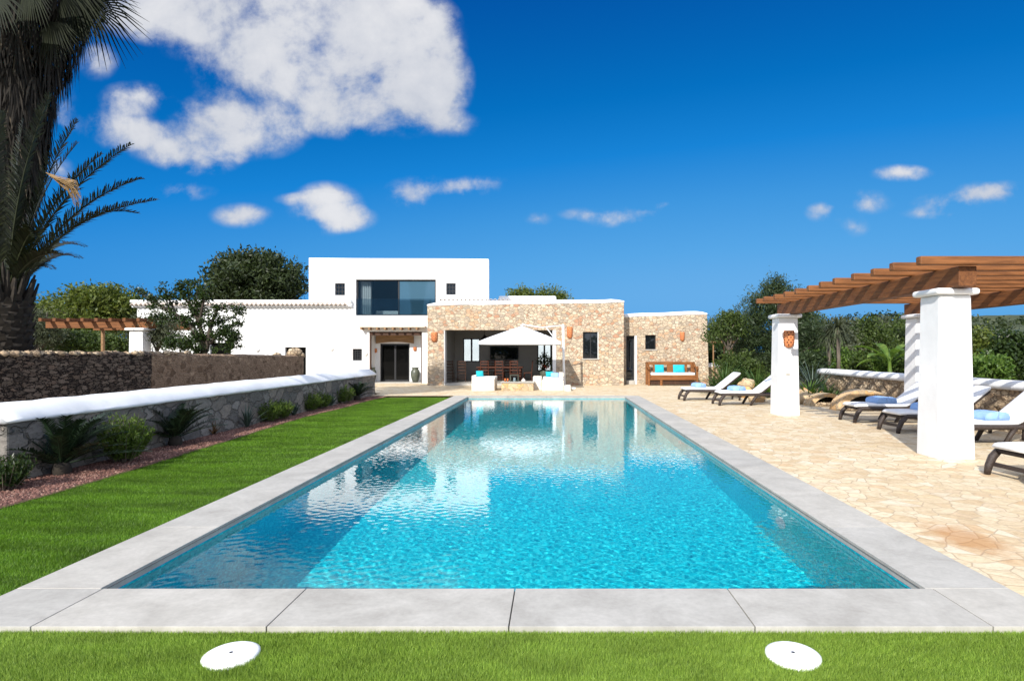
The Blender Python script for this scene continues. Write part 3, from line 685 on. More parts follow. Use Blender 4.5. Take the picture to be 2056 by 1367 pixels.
# small tile course and roof block behind
MB().box(-6.1, -.6, WY-.3, WY-.05, 4.2, 4.40).build('rear_eave_band', MT['white'], villa)
tiles(-6.1, -.6, WY-.36, WY-.06, 4.405, .22, .09).build('rear_eave_tiles', MT['tile'], villa, True)
b = MB(); b.add([(-3.3,35.4,3),(.35,35.4,3),(.1,35.4,5.0),(-3.3,35.4,5.0),(-3.3,37.4,3),(.35,37.4,3),(.1,37.4,5.0),(-3.3,37.4,5.0)], [(0,1,2,3),(5,4,7,6),(3,2,6,7),(1,5,6,2),(4,0,3,7)])
b.build('rear_roof_block', MT['white'], villa, bevel=.08, seg=3)
# annex
AY = 31.2; ax0, ax1 = sx1+.002, px(1420, AY)
DA = (px(1257.5, AY), px(1279, AY), -.05, pz(674, AY)); WA = hole(1296, 1317, 673, 701.5, AY)
def awarp(p):
    if p.z > 3: p.z += (p.x-5.7)*.035 + .01*math.sin(p.x*3)
    elif p.x > ax1-.05: p.x += .10*(1-p.z/3.5)
    return p
MB().wall(AY, AY+.5, ax0, ax1, -.05, 3.58, [DA, WA]).build('annex_front_wall', MT['housestone'], villa, bevel=.03, merge=True, warp=awarp)
vs = []; fs = []; xs_ = [ax0 + (ax1-ax0+.015)*i/16 for i in range(17)]
for i, x in enumerate(xs_):
    e = .10 if i == 16 else (.03 if i == 15 else 0)
    for (dy, z) in prof: vs.append((x, AY+dy, z-.53 - (e if z > 4.2 else 0) + random.uniform(-.006, .006)))
for i in range(16):
    for k in range(m_): fs.append((i*m_+k, i*m_+(k+1)%m_, (i+1)*m_+(k+1)%m_, (i+1)*m_+k))
fs += [tuple(range(m_))[::-1], tuple(range(16*m_, 17*m_))]
MB().add(vs, fs).build('annex_cap', MT['white2'], villa, True, warp=awarp)
MB().box(ax1-.5, ax1, AY+.5, 36, -.05, 3.55).build('annex_side_wall', MT['housestone'], villa)
MB().box(ax0, ax1-.5, AY+.5, 36, 3.2, 3.4).build('annex_roof', MT['white'], villa)
MB().box(DA[1]-.12, DA[1]-.002, AY-.004, AY+.4, 0, DA[3]-.002).build('door_reveal', MT['white'], villa)
MB().box(DA[0], DA[1]-.12, AY-.1, AY+.4, -.02, .2).build('door_step', MT['coping'], villa)
dd = MB().wall(AY+.25, AY+.33, DA[0], DA[1]-.12, .2, DA[3], [(DA[0]+.07, DA[1]-.19, .3, DA[3]-.08)]).build('annex_door', MT['black'], villa)
MB().box(DA[0]+.03, DA[1]-.15, AY+.28, AY+.29, .25, DA[3]-.04).build('pane', MT['pane'], dd)
window(*WA, AY+.16, .045, 1, 1, .04, sill=AY)

# garden wall that shows white through the back windows
t = thing('garden_wall', 'sunlit white garden wall seen through the back windows of the open room', 'wall', (-3, 50, 0))
MB().box(-13, 5, 50, 50.3, 0, 3.0).build('wall', MT['white'], t); MB().box(-13.05, 5.05, 49.95, 50.35, 3.0, 3.15).build('cap', MT['white2'], t)

# wall lamps ---------------------------------------------------------
def wall_lamp(x, y, z, w, h, lab, grp='terracotta wall lamps', ax='y'):
    t = thing('wall_lamp', lab, 'wall lamp', (x, y, z), grp)
    r = w/2
    prof = [(r*.95, h*.5), (r, h*.3), (r*.97, -h*.15), (r*.85, -h*.35), (r*.55, -h*.46), (.02, -h*.5)]
    inn = [(q*.86, zz*.98 if zz > 0 else zz*.92) for q, zz in prof][::-1]
    MB().lathe(inn + prof[:], (x, y, z), 18, PI, 2*PI).build('shade', MT['terra'], t, True)
    for row in range(6):
        zz = h*(.38-.14*row); nn = 5 if row % 2 == 0 else 4
        for k in range(nn):
            a = PI + PI*(k+.5+(.0 if nn == 4 else .0))/nn
            c = Vector((x+math.cos(a)*r*1.0, y+math.sin(a)*r*1.0, z+zz)); d = Vector((math.cos(a), math.sin(a), 0)); s = Vector((-d.y, d.x, 0))
            q = w*.08; up = Vector((0,0,q))
            MB().add([c+d*.006-s*q, c+d*.006-up, c+d*.006+s*q, c+d*.006+up], [(0,1,2,3)]).build('perforation', MT['perf'], t)
    MB().box(x-r*.6, x+r*.6, y-.02, y-.002, z-h*.3, z+h*.3).build('bracket', MT['terra'], t)
    return t
wall_lamp(px(872.5, SY), SY, pz(677, SY), .33, .5, 'terracotta lamp on the stone wall left of the open room')
wall_lamp(px(1144, SY), SY, pz(668, SY), .30, .6, 'terracotta lamp on the stone wall between parasol pole and window')
wall_lamp(px(1370, AY), AY, pz(676, AY), .25, .48, 'terracotta lamp on the annex wall above the wooden bench')
wall_lamp(px(754, DY), DY, pz(704, DY), .19, .24, 'small terracotta lamp inside the porch, left of the entrance door')
wall_lamp(px(833.5, DY), DY, pz(701, DY), .20, .24, 'small terracotta lamp inside the porch, right of the entrance door')
for (a, c, lab) in ((518, 703, 'white plaster lamp on the white wing wall near the left door'), (667, 701, 'white plaster lamp on the white wall left of the small grilled window'), (735, 711, 'white plaster lamp on the white wall close to the porch')):
    x, z = px(a, WY), pz(c, WY)
    t = thing('plaster_lamp', lab, 'wall lamp', (x, WY, z), 'white plaster wall lamps')
    MB().lathe([(.10,.10),(.13,.10),(.12,.0),(.06,-.09),(.01,-.10)], (x, WY, z), 14, PI, 2*PI).build('shade', MT['white'], t, True)
    MB().box(x-.07, x+.07, WY-.02, WY-.003, z-.08, z+.08).build('bracket', MT['white'], t)
# urns at the porch
for (a, lab) in ((746.5, 'dark glazed urn left of the entrance door, half behind the low wall'), (834, 'dark glazed urn right of the entrance door')):
    x, y = px(a, WY+.35), WY+.35
    t = thing('urn', lab, 'urn', (x, y, .05), 'urns in the porch')
    MB().lathe([(0,0),(.14,0),(.20,.15),(.25,.40),(.24,.58),(.17,.70),(.15,.73)], (x, y, .05), 20).build('body', MT['urn'], t, True)
    MB().lathe([(.15,.73),(.20,.77),(.19,.80),(.13,.79),(.12,.72)], (x, y, .05), 20).build('rim', MT['urn'], t, True)

# furniture in the open room ------------------------------------------
def make_chair(mat, lab, grp):
    t = thing('dining_chair', lab, 'chair', (0,0,0), grp)
    MB().box(-.23, .23, -.22, .22, .43, .47).build('seat', MT[mat], t, bevel=.01)
    for (x, y) in ((-.2,.19), (.2,.19)): MB().tube([(x,y,0),(x,y,.43)], .022, 6).build('leg', MT[mat], t)
    for x in (-.2, .2): MB().tube([(x,-.2,0),(x,-.21,.45),(x,-.27,1.12)], .022, 6).build('leg', MT[mat], t)
    for z in (.62, .78, .94, 1.08): MB().box(-.18, .18, -.25-.03*(z-.6)/.5, -.228-.03*(z-.6)/.5, z-.03, z+.03).build('back_slat', MT[mat], t)
    for z in (.18, .3): MB().box(-.18, .18, -.205, -.185, z-.012, z+.012).build('stretcher', MT[mat], t)
    return t
c1 = make_chair('darkwood', 'dark ladder-back chair by the left jamb of the open room', 'ladder-back dining chairs')
c1.location = (px(903, 31.5), 31.5, .1)
c = copy_tree(c1); c.location = (px(927, 31.6), 31.6, .1); c.rotation_euler.z = .15; tag(c, 'dark ladder-back chair under the back window, second from the left jamb')
c2 = make_chair('redwood', 'red-brown ladder-back chair at the dining table, left one of the near row', 'ladder-back dining chairs'); c2.location = (px(974, 31.6), 31.6, .1)
for a, y, rz, lab in ((1003, 31.6, 0, 'red-brown ladder-back chair at the dining table, middle of the near row'), (1032, 31.6, .05, 'red-brown ladder-back chair at the dining table, right one of the near row'),
                      (985, 33.9, PI, 'red-brown ladder-back chair on the far side of the table, left'), (1020, 33.9, PI, 'red-brown ladder-back chair on the far side of the table, right'), (1060, 32.7, PI/2, 'red-brown ladder-back chair at the right head of the dining table')):
    c = copy_tree(c2); c.location = (px(a, y), y, .1); c.rotation_euler.z = rz; c['label'] = lab
t = thing('dining_table', 'long dark wooden dining table inside the open room', 'table', (-2.9, 32.6, .1))
MB().box(-4.2, -1.7, 32.1, 33.3, .82, .88).build('tabletop', MT['redwood'], t, bevel=.01)
for (x, y) in ((-4.05,32.25),(-1.85,32.25),(-4.05,33.15),(-1.85,33.15)): MB().box(x-.05, x+.05, y-.05, y+.05, .1, .82).build('leg', MT['redwood'], t)
tv = thing('television', 'wide black television on the back wall of the open room', 'television', (px(1012, 34.9), 34.9, 1.6))
a, c = px(984, 34.9), px(1041, 34.9); MB().box(a, c, 34.88, 34.97, pz(722, 34.9), pz(695, 34.9)).build('case', MT['black'], tv, bevel=.01); MB().box(a+.04, c-.04, 34.872, 34.879, pz(722,34.9)+.04, pz(695,34.9)-.04).build('screen', MT['pane'], tv)
lt = thing('pendant_lamp', 'dark pyramid-shaped hanging lamp left of the parasol, in the open room', 'lamp', (px(973, 32.4), 32.4, 2.35))
x, y = px(973, 32.4), 32.4
MB().tube([(x,y,2.6),(x,y,2.9)], .012, 6).build('cord', MT['black'], lt); MB().lathe([(.03,.28),(.08,.2),(.24,.02),(.25,0),(.22,0)], (x,y,2.34), 4).build('lamp_shade', MT['black'], lt)
pt = thing('potted_plant', 'dark potted plant with red flowers before the right back window', 'plant', (px(1093, 33.5), 33.5, .1))
x, y = px(1093, 33.5), 33.5
MB().lathe([(0,0),(.2,0),(.3,.5),(.28,.55),(.24,.5),(0,.48)], (x,y,.1), 16).build('pot', MT['urn'], pt, True)
rg = np.random.default_rng(9)
def leafcloud(blobs, ncl, per, cr, ll, lw, seed, shell=.5, up=.25, bias=None):
    r = np.random.default_rng(seed); B = np.array(blobs, float)
    wgt = (B[:,3]*B[:,4]*B[:,5])**(2/3); wgt /= wgt.sum()
    k = r.choice(len(B), ncl, p=wgt); d = r.normal(size=(ncl, 3)); d /= np.linalg.norm(d, axis=1)[:,None]
    rad = (shell + (1-shell)*r.random(ncl))**(1.0) * (1 + .10*r.normal(size=ncl))
    C = B[k,:3] + d*B[k,3:6]*rad[:,None]
    N = ncl*per
    P = np.repeat(C, per, 0) + r.normal(size=(N, 3))*cr*np.array([1,1,.75])
    out = np.repeat(d, per, 0)
    D = out*.5 + r.normal(size=(N, 3))*.8; D[:,2] += up; D /= np.linalg.norm(D, axis=1)[:,None]
    Q = r.normal(size=(N, 3)); S = np.cross(D, Q); S /= np.linalg.norm(S, axis=1)[:,None]
    s = r.uniform(.6, 1.25, N)[:,None]
    a = P - D*ll*.5*s; b = P + S*lw*.5*s; c = P + D*ll*.5*s; e = P - S*lw*.5*s
    return np.stack([a, b, c, e], 1).reshape(-1, 3), C
V, _ = leafcloud([(x, y, 1.1, .4, .4, .5)], 60, 14, .08, .14, .05, 4); np_mesh('foliage', V, 4, MT['citrus'], pt)
V, _ = leafcloud([(x+.1, y-.2, .95, .25, .2, .2)], 12, 10, .03, .06, .05, 5); np_mesh('flowers', V, 4, simple('red_petal', (.5,.05,.02), .7), pt)

# lounge corner ------------------------------------------------------
t = thing('stone_armchair', 'whitewashed stone armchair with teal cushion, left of the fire table', 'seat', (-3.1, 26.4, 0))
MB().box(-3.6, -2.6, 26, 27.2, -.03, .50).build('base', MT['washedstone'], t, bevel=.03)
b = MB(); b.box(-3.6, -3.42, 26.02, 27.18, .47, .66); b.build('armrest', MT['washedstone'], t, bevel=.03)
MB().box(-3.41, -2.58, 25.98, 27.1, .50, .60).build('seat_cushion', MT['cushion'], t, bevel=.03, seg=3)
def cushion(x, y, z, w, h, d, rz, tilt, mat, lab, grp=None):
    t = thing('cushion', lab, 'cushion', (0, 0, 0), grp)
    vs = []; fs = []; n = 10
    for s in (1, -1):
        for i in range(n+1):
            for j in range(n+1):
                u, v = i/n*2-1, j/n*2-1
                k = (max(0, 1-u**4)*max(0, 1-v**4))**.6
                pin = 1-.06*(1-abs(u))*abs(v)
                vs.append((u*w/2*(1-.05*(1-v*v)*0), s*d/2*k, v*h/2))
    for s in (0, 1):
        for i in range(n):
            for j in range(n):
                o = s*(n+1)**2; q = (o+i*(n+1)+j, o+(i+1)*(n+1)+j, o+(i+1)*(n+1)+j+1, o+i*(n+1)+j+1); fs.append(q if s else q[::-1])
    MB().add(vs, fs).build('cover', MT[mat], t, True)
    t.location = (x, y, z); t.rotation_euler = (tilt, 0, rz); return t
cushion(px(963.5, 26.5), 26.5, .72, .32, .28, .16, .3, -.4, 'teal', 'teal cushion on the whitewashed armchair left of the fire table')
t = thing('fire_table', 'low stone fire table between the stone armchair and stone sofa', 'table', (-1.6, 26.3, 0))
MB().box(-2.3, -.9, 26, 26.9, -.03, .33).build('base', MT['rock'], t, bevel=.04); MB().box(-2.34, -.86, 25.97, 26.93, .332, .385).build('tabletop', MT['coping'], t, bevel=.015)
x = px(1033, 26.3); t = thing('storm_lantern', 'square glass storm lantern on the fire table', 'lantern', (x, 26.3, .385))
b = MB()
for sx_ in (-.17, .17):
    for sy_ in (-.17, .17): b.box(x+sx_-.012, x+sx_+.012, 26.3+sy_-.012, 26.3+sy_+.012, .385, .66)
b.box(x-.18, x+.18, 26.12, 26.48, .385, .40); b.box(x-.19, x+.19, 26.11, 26.49, .66, .68); b.build('frame', MT['urn'], t)
MB().box(x-.16, x+.16, 26.135, 26.14, .41, .655).build('pane', MT['clear'], t); MB().lathe([(0,.16),(.05,.16),(.05,0),(0,0)], (x, 26.3, .40), 12).build('candle', MT['cushion'], t)
for a, lab in ((1014.5, 'small orange glass tumbler on the fire table, outer of the pair'), (1019.5, 'small orange glass tumbler on the fire table beside the storm lantern')):
    x = px(a, 26.25); t = thing('tumbler', lab, 'glass', (x, 26.25, .385), 'orange tumblers on the fire table')
    MB().lathe([(0,.0),(.035,0),(.04,.14),(.034,.14),(.03,.02)], (x, 26.25, .385), 12).build('cup', simple('orange_glass', (.45,.12,.03), .2), t, True)
x = px(1051, 26.2); t = thing('sea_shell', 'pale sea shell ornament on the right of the fire table', 'ornament', (x, 26.2, .385))
MB().lathe([(0,.16),(.04,.12),(.09,.07),(.11,.03),(.07,0),(0,0)], (x, 26.2, .385), 9).build('shell', MT['washedstone'], t, True)
t = thing('stone_sofa', 'long whitewashed stone sofa at the right, under the parasol', 'seat', (-.1, 26.4, 0))
b = MB(); b.box(-.55, .42, 26.0, 27.4, -.03, .46); b.build('base', MT['washedstone'], t, bevel=.04)
MB().box(.42, .72, 25.9, 26.5, -.03, .24).build('step', MT['washedstone'], t, bevel=.03)
MB().box(-.95, -.56, 26.6, 27.5, -.03, .60).build('return_seat', MT['washedstone'], t, bevel=.03)
MB().box(-.5, .40, 26.0, 27.3, .46, .58).build('seat_cushion', MT['cushion'], t, bevel=.04, seg=3)
MB().box(.2, .42, 26.05, 27.35, .582, .78).build('backrest', MT['washedstone'], t, bevel=.04)
cushion(px(1104, 26.6), 26.6, .70, .36, .26, .14, .2, -.5, 'teal', 'dark teal cushion on the stone sofa under the parasol')
t = thing('towel', 'folded light blue towel on the stone sofa by the parasol pole', 'towel', (px(1114, 26.3), 26.3, .58), 'folded blue towels')
x = px(1114, 26.3); MB().box(x-.18, x+.18, 26.15, 26.5, .582, .78).build('fold', MT['towel'], t, bevel=.06, seg=3)

# parasol ------------------------------------------------------------
ux, uy = -1.46, 27.0
t = thing('parasol', 'white square cantilever parasol before the open room', 'parasol', (ux, uy, 0))
n = 16; hw = 1.72; vs = []; fs = []
def canz(u, v):
    m = max(abs(u), abs(v)); s = 1-m
    k = min(abs(u), abs(v))/max(m, 1e-6)
    return 2.16 + .70*(1-m)**.92 - .10*m*(1-k)*math.sin(PI*m) - .02*m
for i in range(n+1):
    for j in range(n+1):
        u, v = i/n*2-1, j/n*2-1; vs.append((ux+u*hw, uy+v*hw, canz(u, v)))
for i in range(n):
    for j in range(n): q = i*(n+1)+j; fs.append((q, q+n+1, q+n+2, q+1))
can = MB().add(vs, fs).build('canopy', MT['fabric'], t, True)
sd = can.modifiers.new('s', 'SOLIDIFY'); sd.thickness = .006
b = MB(); ed = [(-1+2*i/n, -1) for i in range(n+1)] + [(1, -1+2*i/n) for i in range(1, n+1)] + [(1-2*i/n, 1) for i in range(1, n+1)] + [(-1, 1-2*i/n) for i in range(1, n+1)]
vs = []
for (u, v) in ed: vs += [(ux+u*hw*1.002, uy+v*hw*1.002, canz(u, v)+.004), (ux+u*hw*1.004, uy+v*hw*1.004, canz(u, v)-.13)]
b.add(vs, [(2*i, 2*i+1, 2*i+3, 2*i+2) for i in range(len(ed)-1)]); b.build('valance', MT['fabric'], can)
plx, ply = .42, 27.3
MB().tube([(plx+.05, ply, .0), (plx+.0, ply, 1.5), (plx-.02, ply, 2.95)], .055, 12).build('pole', MT['polewhite'], t, True)
MB().tube([(plx-.02, ply, 2.9), (-.6, uy+.15, 2.80), (ux, uy, 2.93)], .022, 8).build('arm', MT['polewhite'], t, True)
MB().tube([(plx, ply, 1.75), (-.35, uy+.2, 2.78)], .018, 8).build('strut', MT['polewhite'], t, True)
b = MB()
for (u, v) in ((1,1),(1,-1),(-1,1),(-1,-1),(1,0),(-1,0),(0,1),(0,-1)): b.tube([(ux, uy, 2.80), (ux+u*hw*.98, uy+v*hw*.98, canz(u*.98, v*.98)-.03)], .012, 5)
b.build('ribs', MT['polewhite'], t)
MB().lathe([(0,.06),(.05,.05),(.09,0),(0,-.02)], (ux, uy, 2.87), 12).build('finial', MT['polewhite'], t, True)
b = MB(); b.box(plx-.45, plx+.55, ply-.09, ply+.09, .002, .07); b.box(plx-.04, plx+.14, ply-.5, ply+.5, .002, .066); b.build('base', MT['polewhite'], t, bevel=.01)

# wooden bench on the annex wall --------------------------------------
bx, by = px(1347, 30.5), 30.35
t = thing('wooden_bench', 'carved wooden bench with white seat pad against the annex wall', 'bench', (bx, by, 0))
w = 1.16
MB().box(bx-w, bx+w, by-.38, by+.38, .44, .52).build('seat', MT['bench'], t, bevel=.01)
MB().box(bx-w+.05, bx+w-.05, by-.40, by+.3, .522, .64).build('seat_pad', MT['cushion'], t, bevel=.03, seg=3)
b = MB(); b.box(bx-w, bx+w, by+.34, by+.42, 1.02, 1.18); b.box(bx-w, bx-w+.1, by+.34, by+.42, .2, 1.02); b.box(bx+w-.1, bx+w, by+.34, by+.42, .2, 1.02)
for k in range(-1, 2): b.box(bx+k*.72-.16, bx+k*.72+.16, by+.35, by+.41, .52, 1.02)
b.build('backrest', MT['bench'], t, bevel=.008)
for s in (-1, 1):
    b = MB(); x = bx+s*(w+.05)
    pts = [(x, by+.38, 1.12), (x, by+.1, .95), (x, by-.25, .88), (x, by-.5, .92), (x, by-.56, .84), (x, by-.48, .78)]
    b.tube(pts, [.07,.06,.055,.06,.065,.05], 8); b.build('armrest', MT['bench'], t, True)
    MB().box(x-.05, x+.05, by-.46, by-.34, 0, .88).build('leg', MT['bench'], t, bevel=.01); MB().box(x-.05, x+.05, by+.3, by+.42, 0, 1.1).build('leg', MT['bench'], t, bevel=.01)
b = MB(); b.box(bx-w, bx+w, by-.37, by-.32, .28, .44); b.box(bx-w*.55, bx-w*.45, by-.36, by-.2, 0, .28); b.build('apron', MT['bench'], t)
MB().box(bx-w+.05, bx+w-.05, by-.28, by+.3, .06, .28).build('lower_shelf', MT['darkwood'], t)
cushion(px(1324, 30.4), 30.4, .84, .46, .40, .15, 0, -.2, 'teal', 'turquoise cushion on the wooden bench, left one', 'turquoise bench cushions'); cushion(px(1363, 30.4), 30.4, .84, .58, .40, .15, 0, -.2, 'teal', 'turquoise cushion on the wooden bench, right one', 'turquoise bench cushions')

# ------------------------------------------------------------------ pergola by the pool
pg = thing('pergola', 'brown timber pergola on white pillars over the sun loungers', 'pergola', (7.9, 12.5, 0))
def pillar(x0, x1, y0, y1):
    t = .04
    p = MB().frustum(x0, x1, y0, y1, -.02, 2.60, t, t).build('pillar', MT['white'], pg, bevel=.03, seg=3)
    MB().box(x0-.05, x1+.05, y0-.05, y1+.05, 2.602, 2.705).build('capital', MT['white2'], p, bevel=.045, seg=3)
for (x0, y0) in ((6.07, 9.44), (5.95, 15.9), (9.62, 9.44), (9.62, 15.9)): pillar(x0, x0+.59, y0, y0+.59)
for x0 in (6.24, 9.80): MB().box(x0, x0+.28, 9.22, 16.75, 2.71, 3.02).build('beam', MT['brown'], pg, bevel=.012)
for k in range(12):
    y = 9.08 + k*.665
    dz = random.uniform(-.004, .004); dx = random.uniform(-.03, .03)
    MB().box(5.54+dx, 10.75+dx, y, y+.13, 3.023+dz*0, 3.155+dz).build('rafter', MT['brownx'], pg, bevel=.02, seg=2)
wall_lamp(6.245, 15.9+.018, pz(681, 15.9), .29, .46, 'terracotta lamp with cut-out pattern on the far white pillar')
t = thing('switch_plate', 'small grey switch plate on the far white pillar', 'switch', (6.22, 15.93, pz(751, 15.9)))
MB().box(6.17, 6.27, 15.895, 15.925, pz(754, 15.9), pz(748.5, 15.9)).build('plate', MT['coping'], t, bevel=.004)

# sun loungers --------------------------------------------------------
def make_lounger():
    t = thing('sun_lounger', 'x', 'sun lounger', (0,0,0), 'sun loungers by the pool')
    L_, W_ = 2.05, .34
    fr = MB()
    for s in (-1, 1):
        y = s*W_
        fr.tube([(.0,y,.285),(.10,y,.345),(.5,y,.335),(1.2,y,.335),(1.95,y,.32)], [.035,.045,.045,.045,.04], 8)
    for x in (.05, .4, .8, 1.2, 1.6, 1.93): fr.box(x-.03, x+.03, -W_, W_, .30, .345)
    fr.box(.06, 1.24, -W_+.02, W_-.02, .335, .365)
    fr.build('frame', MT['wicker'], t, True)
    for s in (-1, 1):
        y = s*W_
        MB().tube([(.08,y,.34),(-.02,y,.24),(-.075,y,.12),(-.10,y,0)], [.05,.055,.05,.04], 8).build('leg', MT['wicker'], t, True)
        MB().tube([(1.12,y,.33),(1.02,y,.2),(.90,y,0)], [.045,.045,.04], 8).build('leg', MT['wicker'], t, True)
        MB().tube([(1.85,y,.32),(1.88,y,.16),(1.86,y,0)], [.04,.04,.035], 8).build('leg', MT['wicker'], t, True)
    MB().box(-.05, .0, -W_, W_, .12, .17).build('stretcher', MT['wicker'], t)
    a = R(38); rot = Matrix.Rotation(-a, 3, 'Y')
    b = MB(); c = Vector((1.22, 0, .35)) + rot @ Vector((.42, 0, 0)); b.obox(c, (.84, .66, .035), rot); b.build('backrest', MT['wicker'], t)
    MB().tube([(1.62,.25,.33),(1.72,.25,.68)], .015, 6).build('prop', MT['wicker'], t)
    vs = []; fs = []; prof = []
    # cushion: lengthwise profile (seat then back), rounded section
    pts = [(-.04,.385),(.0,.40),(.3,.405),(.7,.398),(1.0,.395),(1.18,.40)]
    for q in (.06,.25,.5,.7,.84,.88): p = Vector((1.22,0,.392)) + rot @ Vector((q,0,.01)); pts.append((p.x, p.z))
    sec = [(-.32,-.025),(-.34,.005),(-.325,.035),(-.27,.05),(-.1,.056),(.1,.056),(.27,.05),(.325,.035),(.34,.005),(.32,-.025)]
    m = len(sec)
    for i, (x, z) in enumerate(pts):
        d = Vector((pts[min(i+1,len(pts)-1)][0]-pts[max(i-1,0)][0], 0, pts[min(i+1,len(pts)-1)][1]-pts[max(i-1,0)][1])).normalized(); nrm = Vector((-d.z, 0, d.x))
        k = .6 if i in (0, len(pts)-1) else 1
        for (y, h) in sec: vs.append((x+nrm.x*h*k, y*(.97 if k < 1 else 1), z+nrm.z*h*k))
    for i in range(len(pts)-1):
        for k in range(m): fs.append((i*m+k, (i+1)*m+k, (i+1)*m+(k+1)%m, i*m+(k+1)%m))
    fs += [tuple(range(m)), tuple(range((len(pts)-1)*m, len(pts)*m))[::-1]]
    MB().add(vs, fs).build('mattress', MT['cushion'], t, True)
    return t
lg = make_lounger()
LOUNG = [((px(1372, 20.9)+.05, 21.0), R(4), 'sun lounger farthest from the camera, nearest the bench, back raised'),
         ((px(1443, 19.0)+.05, 19.15), R(3), 'second sun lounger from the house, half hidden by the far pillar'),
         ((7.25, 14.6), R(2), 'sun lounger under the pergola between the far and near pillars, striped by shade'),
         ((7.22, 12.75), R(2), 'sun lounger under the pergola whose middle is hidden by the near pillar'),
         ((7.18, 11.05), R(3), 'sun lounger just right of the near pillar, foot hidden behind it'),
         ((6.12, 7.95), R(4), 'sun lounger nearest the camera, cut by the right edge of the picture')]
for i, ((x, y), rz, lab) in enumerate(LOUNG):
    o = lg if i == 0 else copy_tree(lg); o.location = (x, y, .004); o.rotation_euler.z = rz; o['label'] = lab
def towel(i, along, lab, w=.40):
    (x, y), rz, _ = LOUNG[i]; c = Vector((x, y, 0)) + Matrix.Rotation(rz, 3, 'Z') @ Vector((along, -.05, 0))
    t = thing('towel', lab, 'towel', (0, 0, 0), 'folded blue towels')
    q = MB(); prof = [(-.5,0),(-.52,.35),(-.46,.75),(-.3,.95),(0,1),(.3,.95),(.46,.78),(.52,.4),(.5,0)]
    ys = [-.22,-.21,-.1,.05,.2,.22]
    q.extrude_y([(a*w, h*.15) for a, h in prof][::-1], ys, .006, i); q.build('roll', MT['towel'], t, True)
    q = MB(); q.extrude_y([(-.05*w,.02),(-.05*w,.152),(0,.158),(.05*w,.152),(.05*w,.02)][::-1], [-.224,-.1,.1,.224], .002, i+9); q.build('fold_edge', MT['towel'], t, True)
    t.location = (c.x, c.y, .458); t.rotation_euler.z = rz + .1
towel(0, .50, 'folded blue towel on the farthest sun lounger', .36); towel(1, .55, 'folded blue towel on the lounger beside the far pillar', .42); towel(2, .72, 'folded blue towel on the shaded lounger left of the near pillar', .5)
towel(3, .72, 'folded blue towel peeping out just left of the near pillar', .45); towel(4, .82, 'folded blue towel on the lounger right of the near pillar', .5)

# ------------------------------------------------------------------ walls
t = thing('low_wall', 'low grey stone wall with thick white rounded cap beside the planting bed', 'wall', (-7.35, 15, 0))
MB().box(-7.6, -7.1, 7.75, 23.7, -.05, .80).build('stonework', MT['retain'], t, bevel=.03)
ys = [7.70 + 16.05*i/60 for i in range(61)]
cprof = [(-7.08,.765),(-7.05,.79),(-7.06,.815),(-7.22,.935),(-7.34,1.005),(-7.42,1.015),(-7.60,.90),(-7.65,.815),(-7.63,.765)]
MB().extrude_y(cprof, ys, .008, 3).build('cap', MT['white2'], t, True)
t = thing('dry_stone_wall', 'dark shaded field-stone wall behind the white-capped wall', 'wall', (-9.8, 16, 0))
def rough_wall(y0, y1, mat, name, top, seed, rough, endr):
    rnd = random.Random(seed); ny = int((y1-y0)/.16); nz = 9; vs = []; fs = []
    for i in range(ny+1):
        y = y0+(y1-y0)*i/ny
        tp = top(y) + rnd.uniform(-rough, rough)
        e = max(0, 1-(y1-y)/endr) if endr else 0
        for j in range(nz+1): vs.append((-9.5 + rnd.uniform(-rough, rough)*.5 - e*e*.3, y, -.05+(tp+.05)*j/nz))
        vs.append((-9.62, y, tp+.05-e*.08)); vs.append((-10.0, y, tp+rnd.uniform(-.03,.05))); vs.append((-10.1, y, -.05))
    m = nz+4
    for i in range(ny):
        for k in range(m-1): fs.append((i*m+k, (i+1)*m+k, (i+1)*m+k+1, i*m+k+1))
    fs.append(tuple(range(m))); fs.append(tuple(range(ny*m, (ny+1)*m))[::-1])
    return MB().add(vs, fs).build(name, mat, t)
rough_wall(8.2, 14.1, MT['drystone'], 'dry_stonework', lambda y: 1.64, 5, .03, 0)
rough_wall(14.1, 23.3, MT['rubble'], 'mortared_stonework', lambda y: 1.62-.012*(y-14), 6, .012, 1.0)
def rock(mb, c, r, seed, flat=.7, n=7):
    rnd = random.Random(seed); vs = []; fs = []
    ph = [rnd.uniform(0, 6.28) for _ in range(4)]
    for i in range(n+1):
        th = PI*i/n
        for k in range(2*n):
            a = PI*k/n; q = r*(1+.14*math.sin(2*a+ph[0])+.10*math.sin(3*a+ph[1]+th*2)+.08*math.sin(5*th+ph[2]+a))
            vs.append((c[0]+q*math.sin(th)*math.cos(a), c[1]+q*math.sin(th)*math.sin(a), c[2]+q*flat*math.cos(th)))
    m = 2*n
    for i in range(n):
        for k in range(m): fs.append((i*m+k, i*m+(k+1)%m, (i+1)*m+(k+1)%m, (i+1)*m+k))
    mb.add(vs, fs)
b = MB(); rnd = random.Random(2)
for k in range(62):
    y = 9.0+k*.11+rnd.uniform(-.05,.05); rock(b, (-9.62+rnd.uniform(-.06,.1), y, 1.66), rnd.uniform(.05,.11), k, .6, 4)
b.build('top_stones', MT['wallstone'], t, True)
for (a, c, r_, lab) in ((592, 709, .24, 'large pale round boulder on top of the far end of the rubble wall'), (606, 714, .14, 'small pale stone beside the boulder on the rubble wall'), (557, 714, .13, 'flat grey stone on the rubble wall left of the boulder')):
    y = 9.7*1200/(1113-a); rz = pz(c, y)
    tt = thing('boulder', lab, 'stone', (-9.7, y, rz)); q = MB(); rock(q, (-9.7, y, rz), r_, int(a), .75, 8); q.build('stone', MT['wallstone'], tt, True)

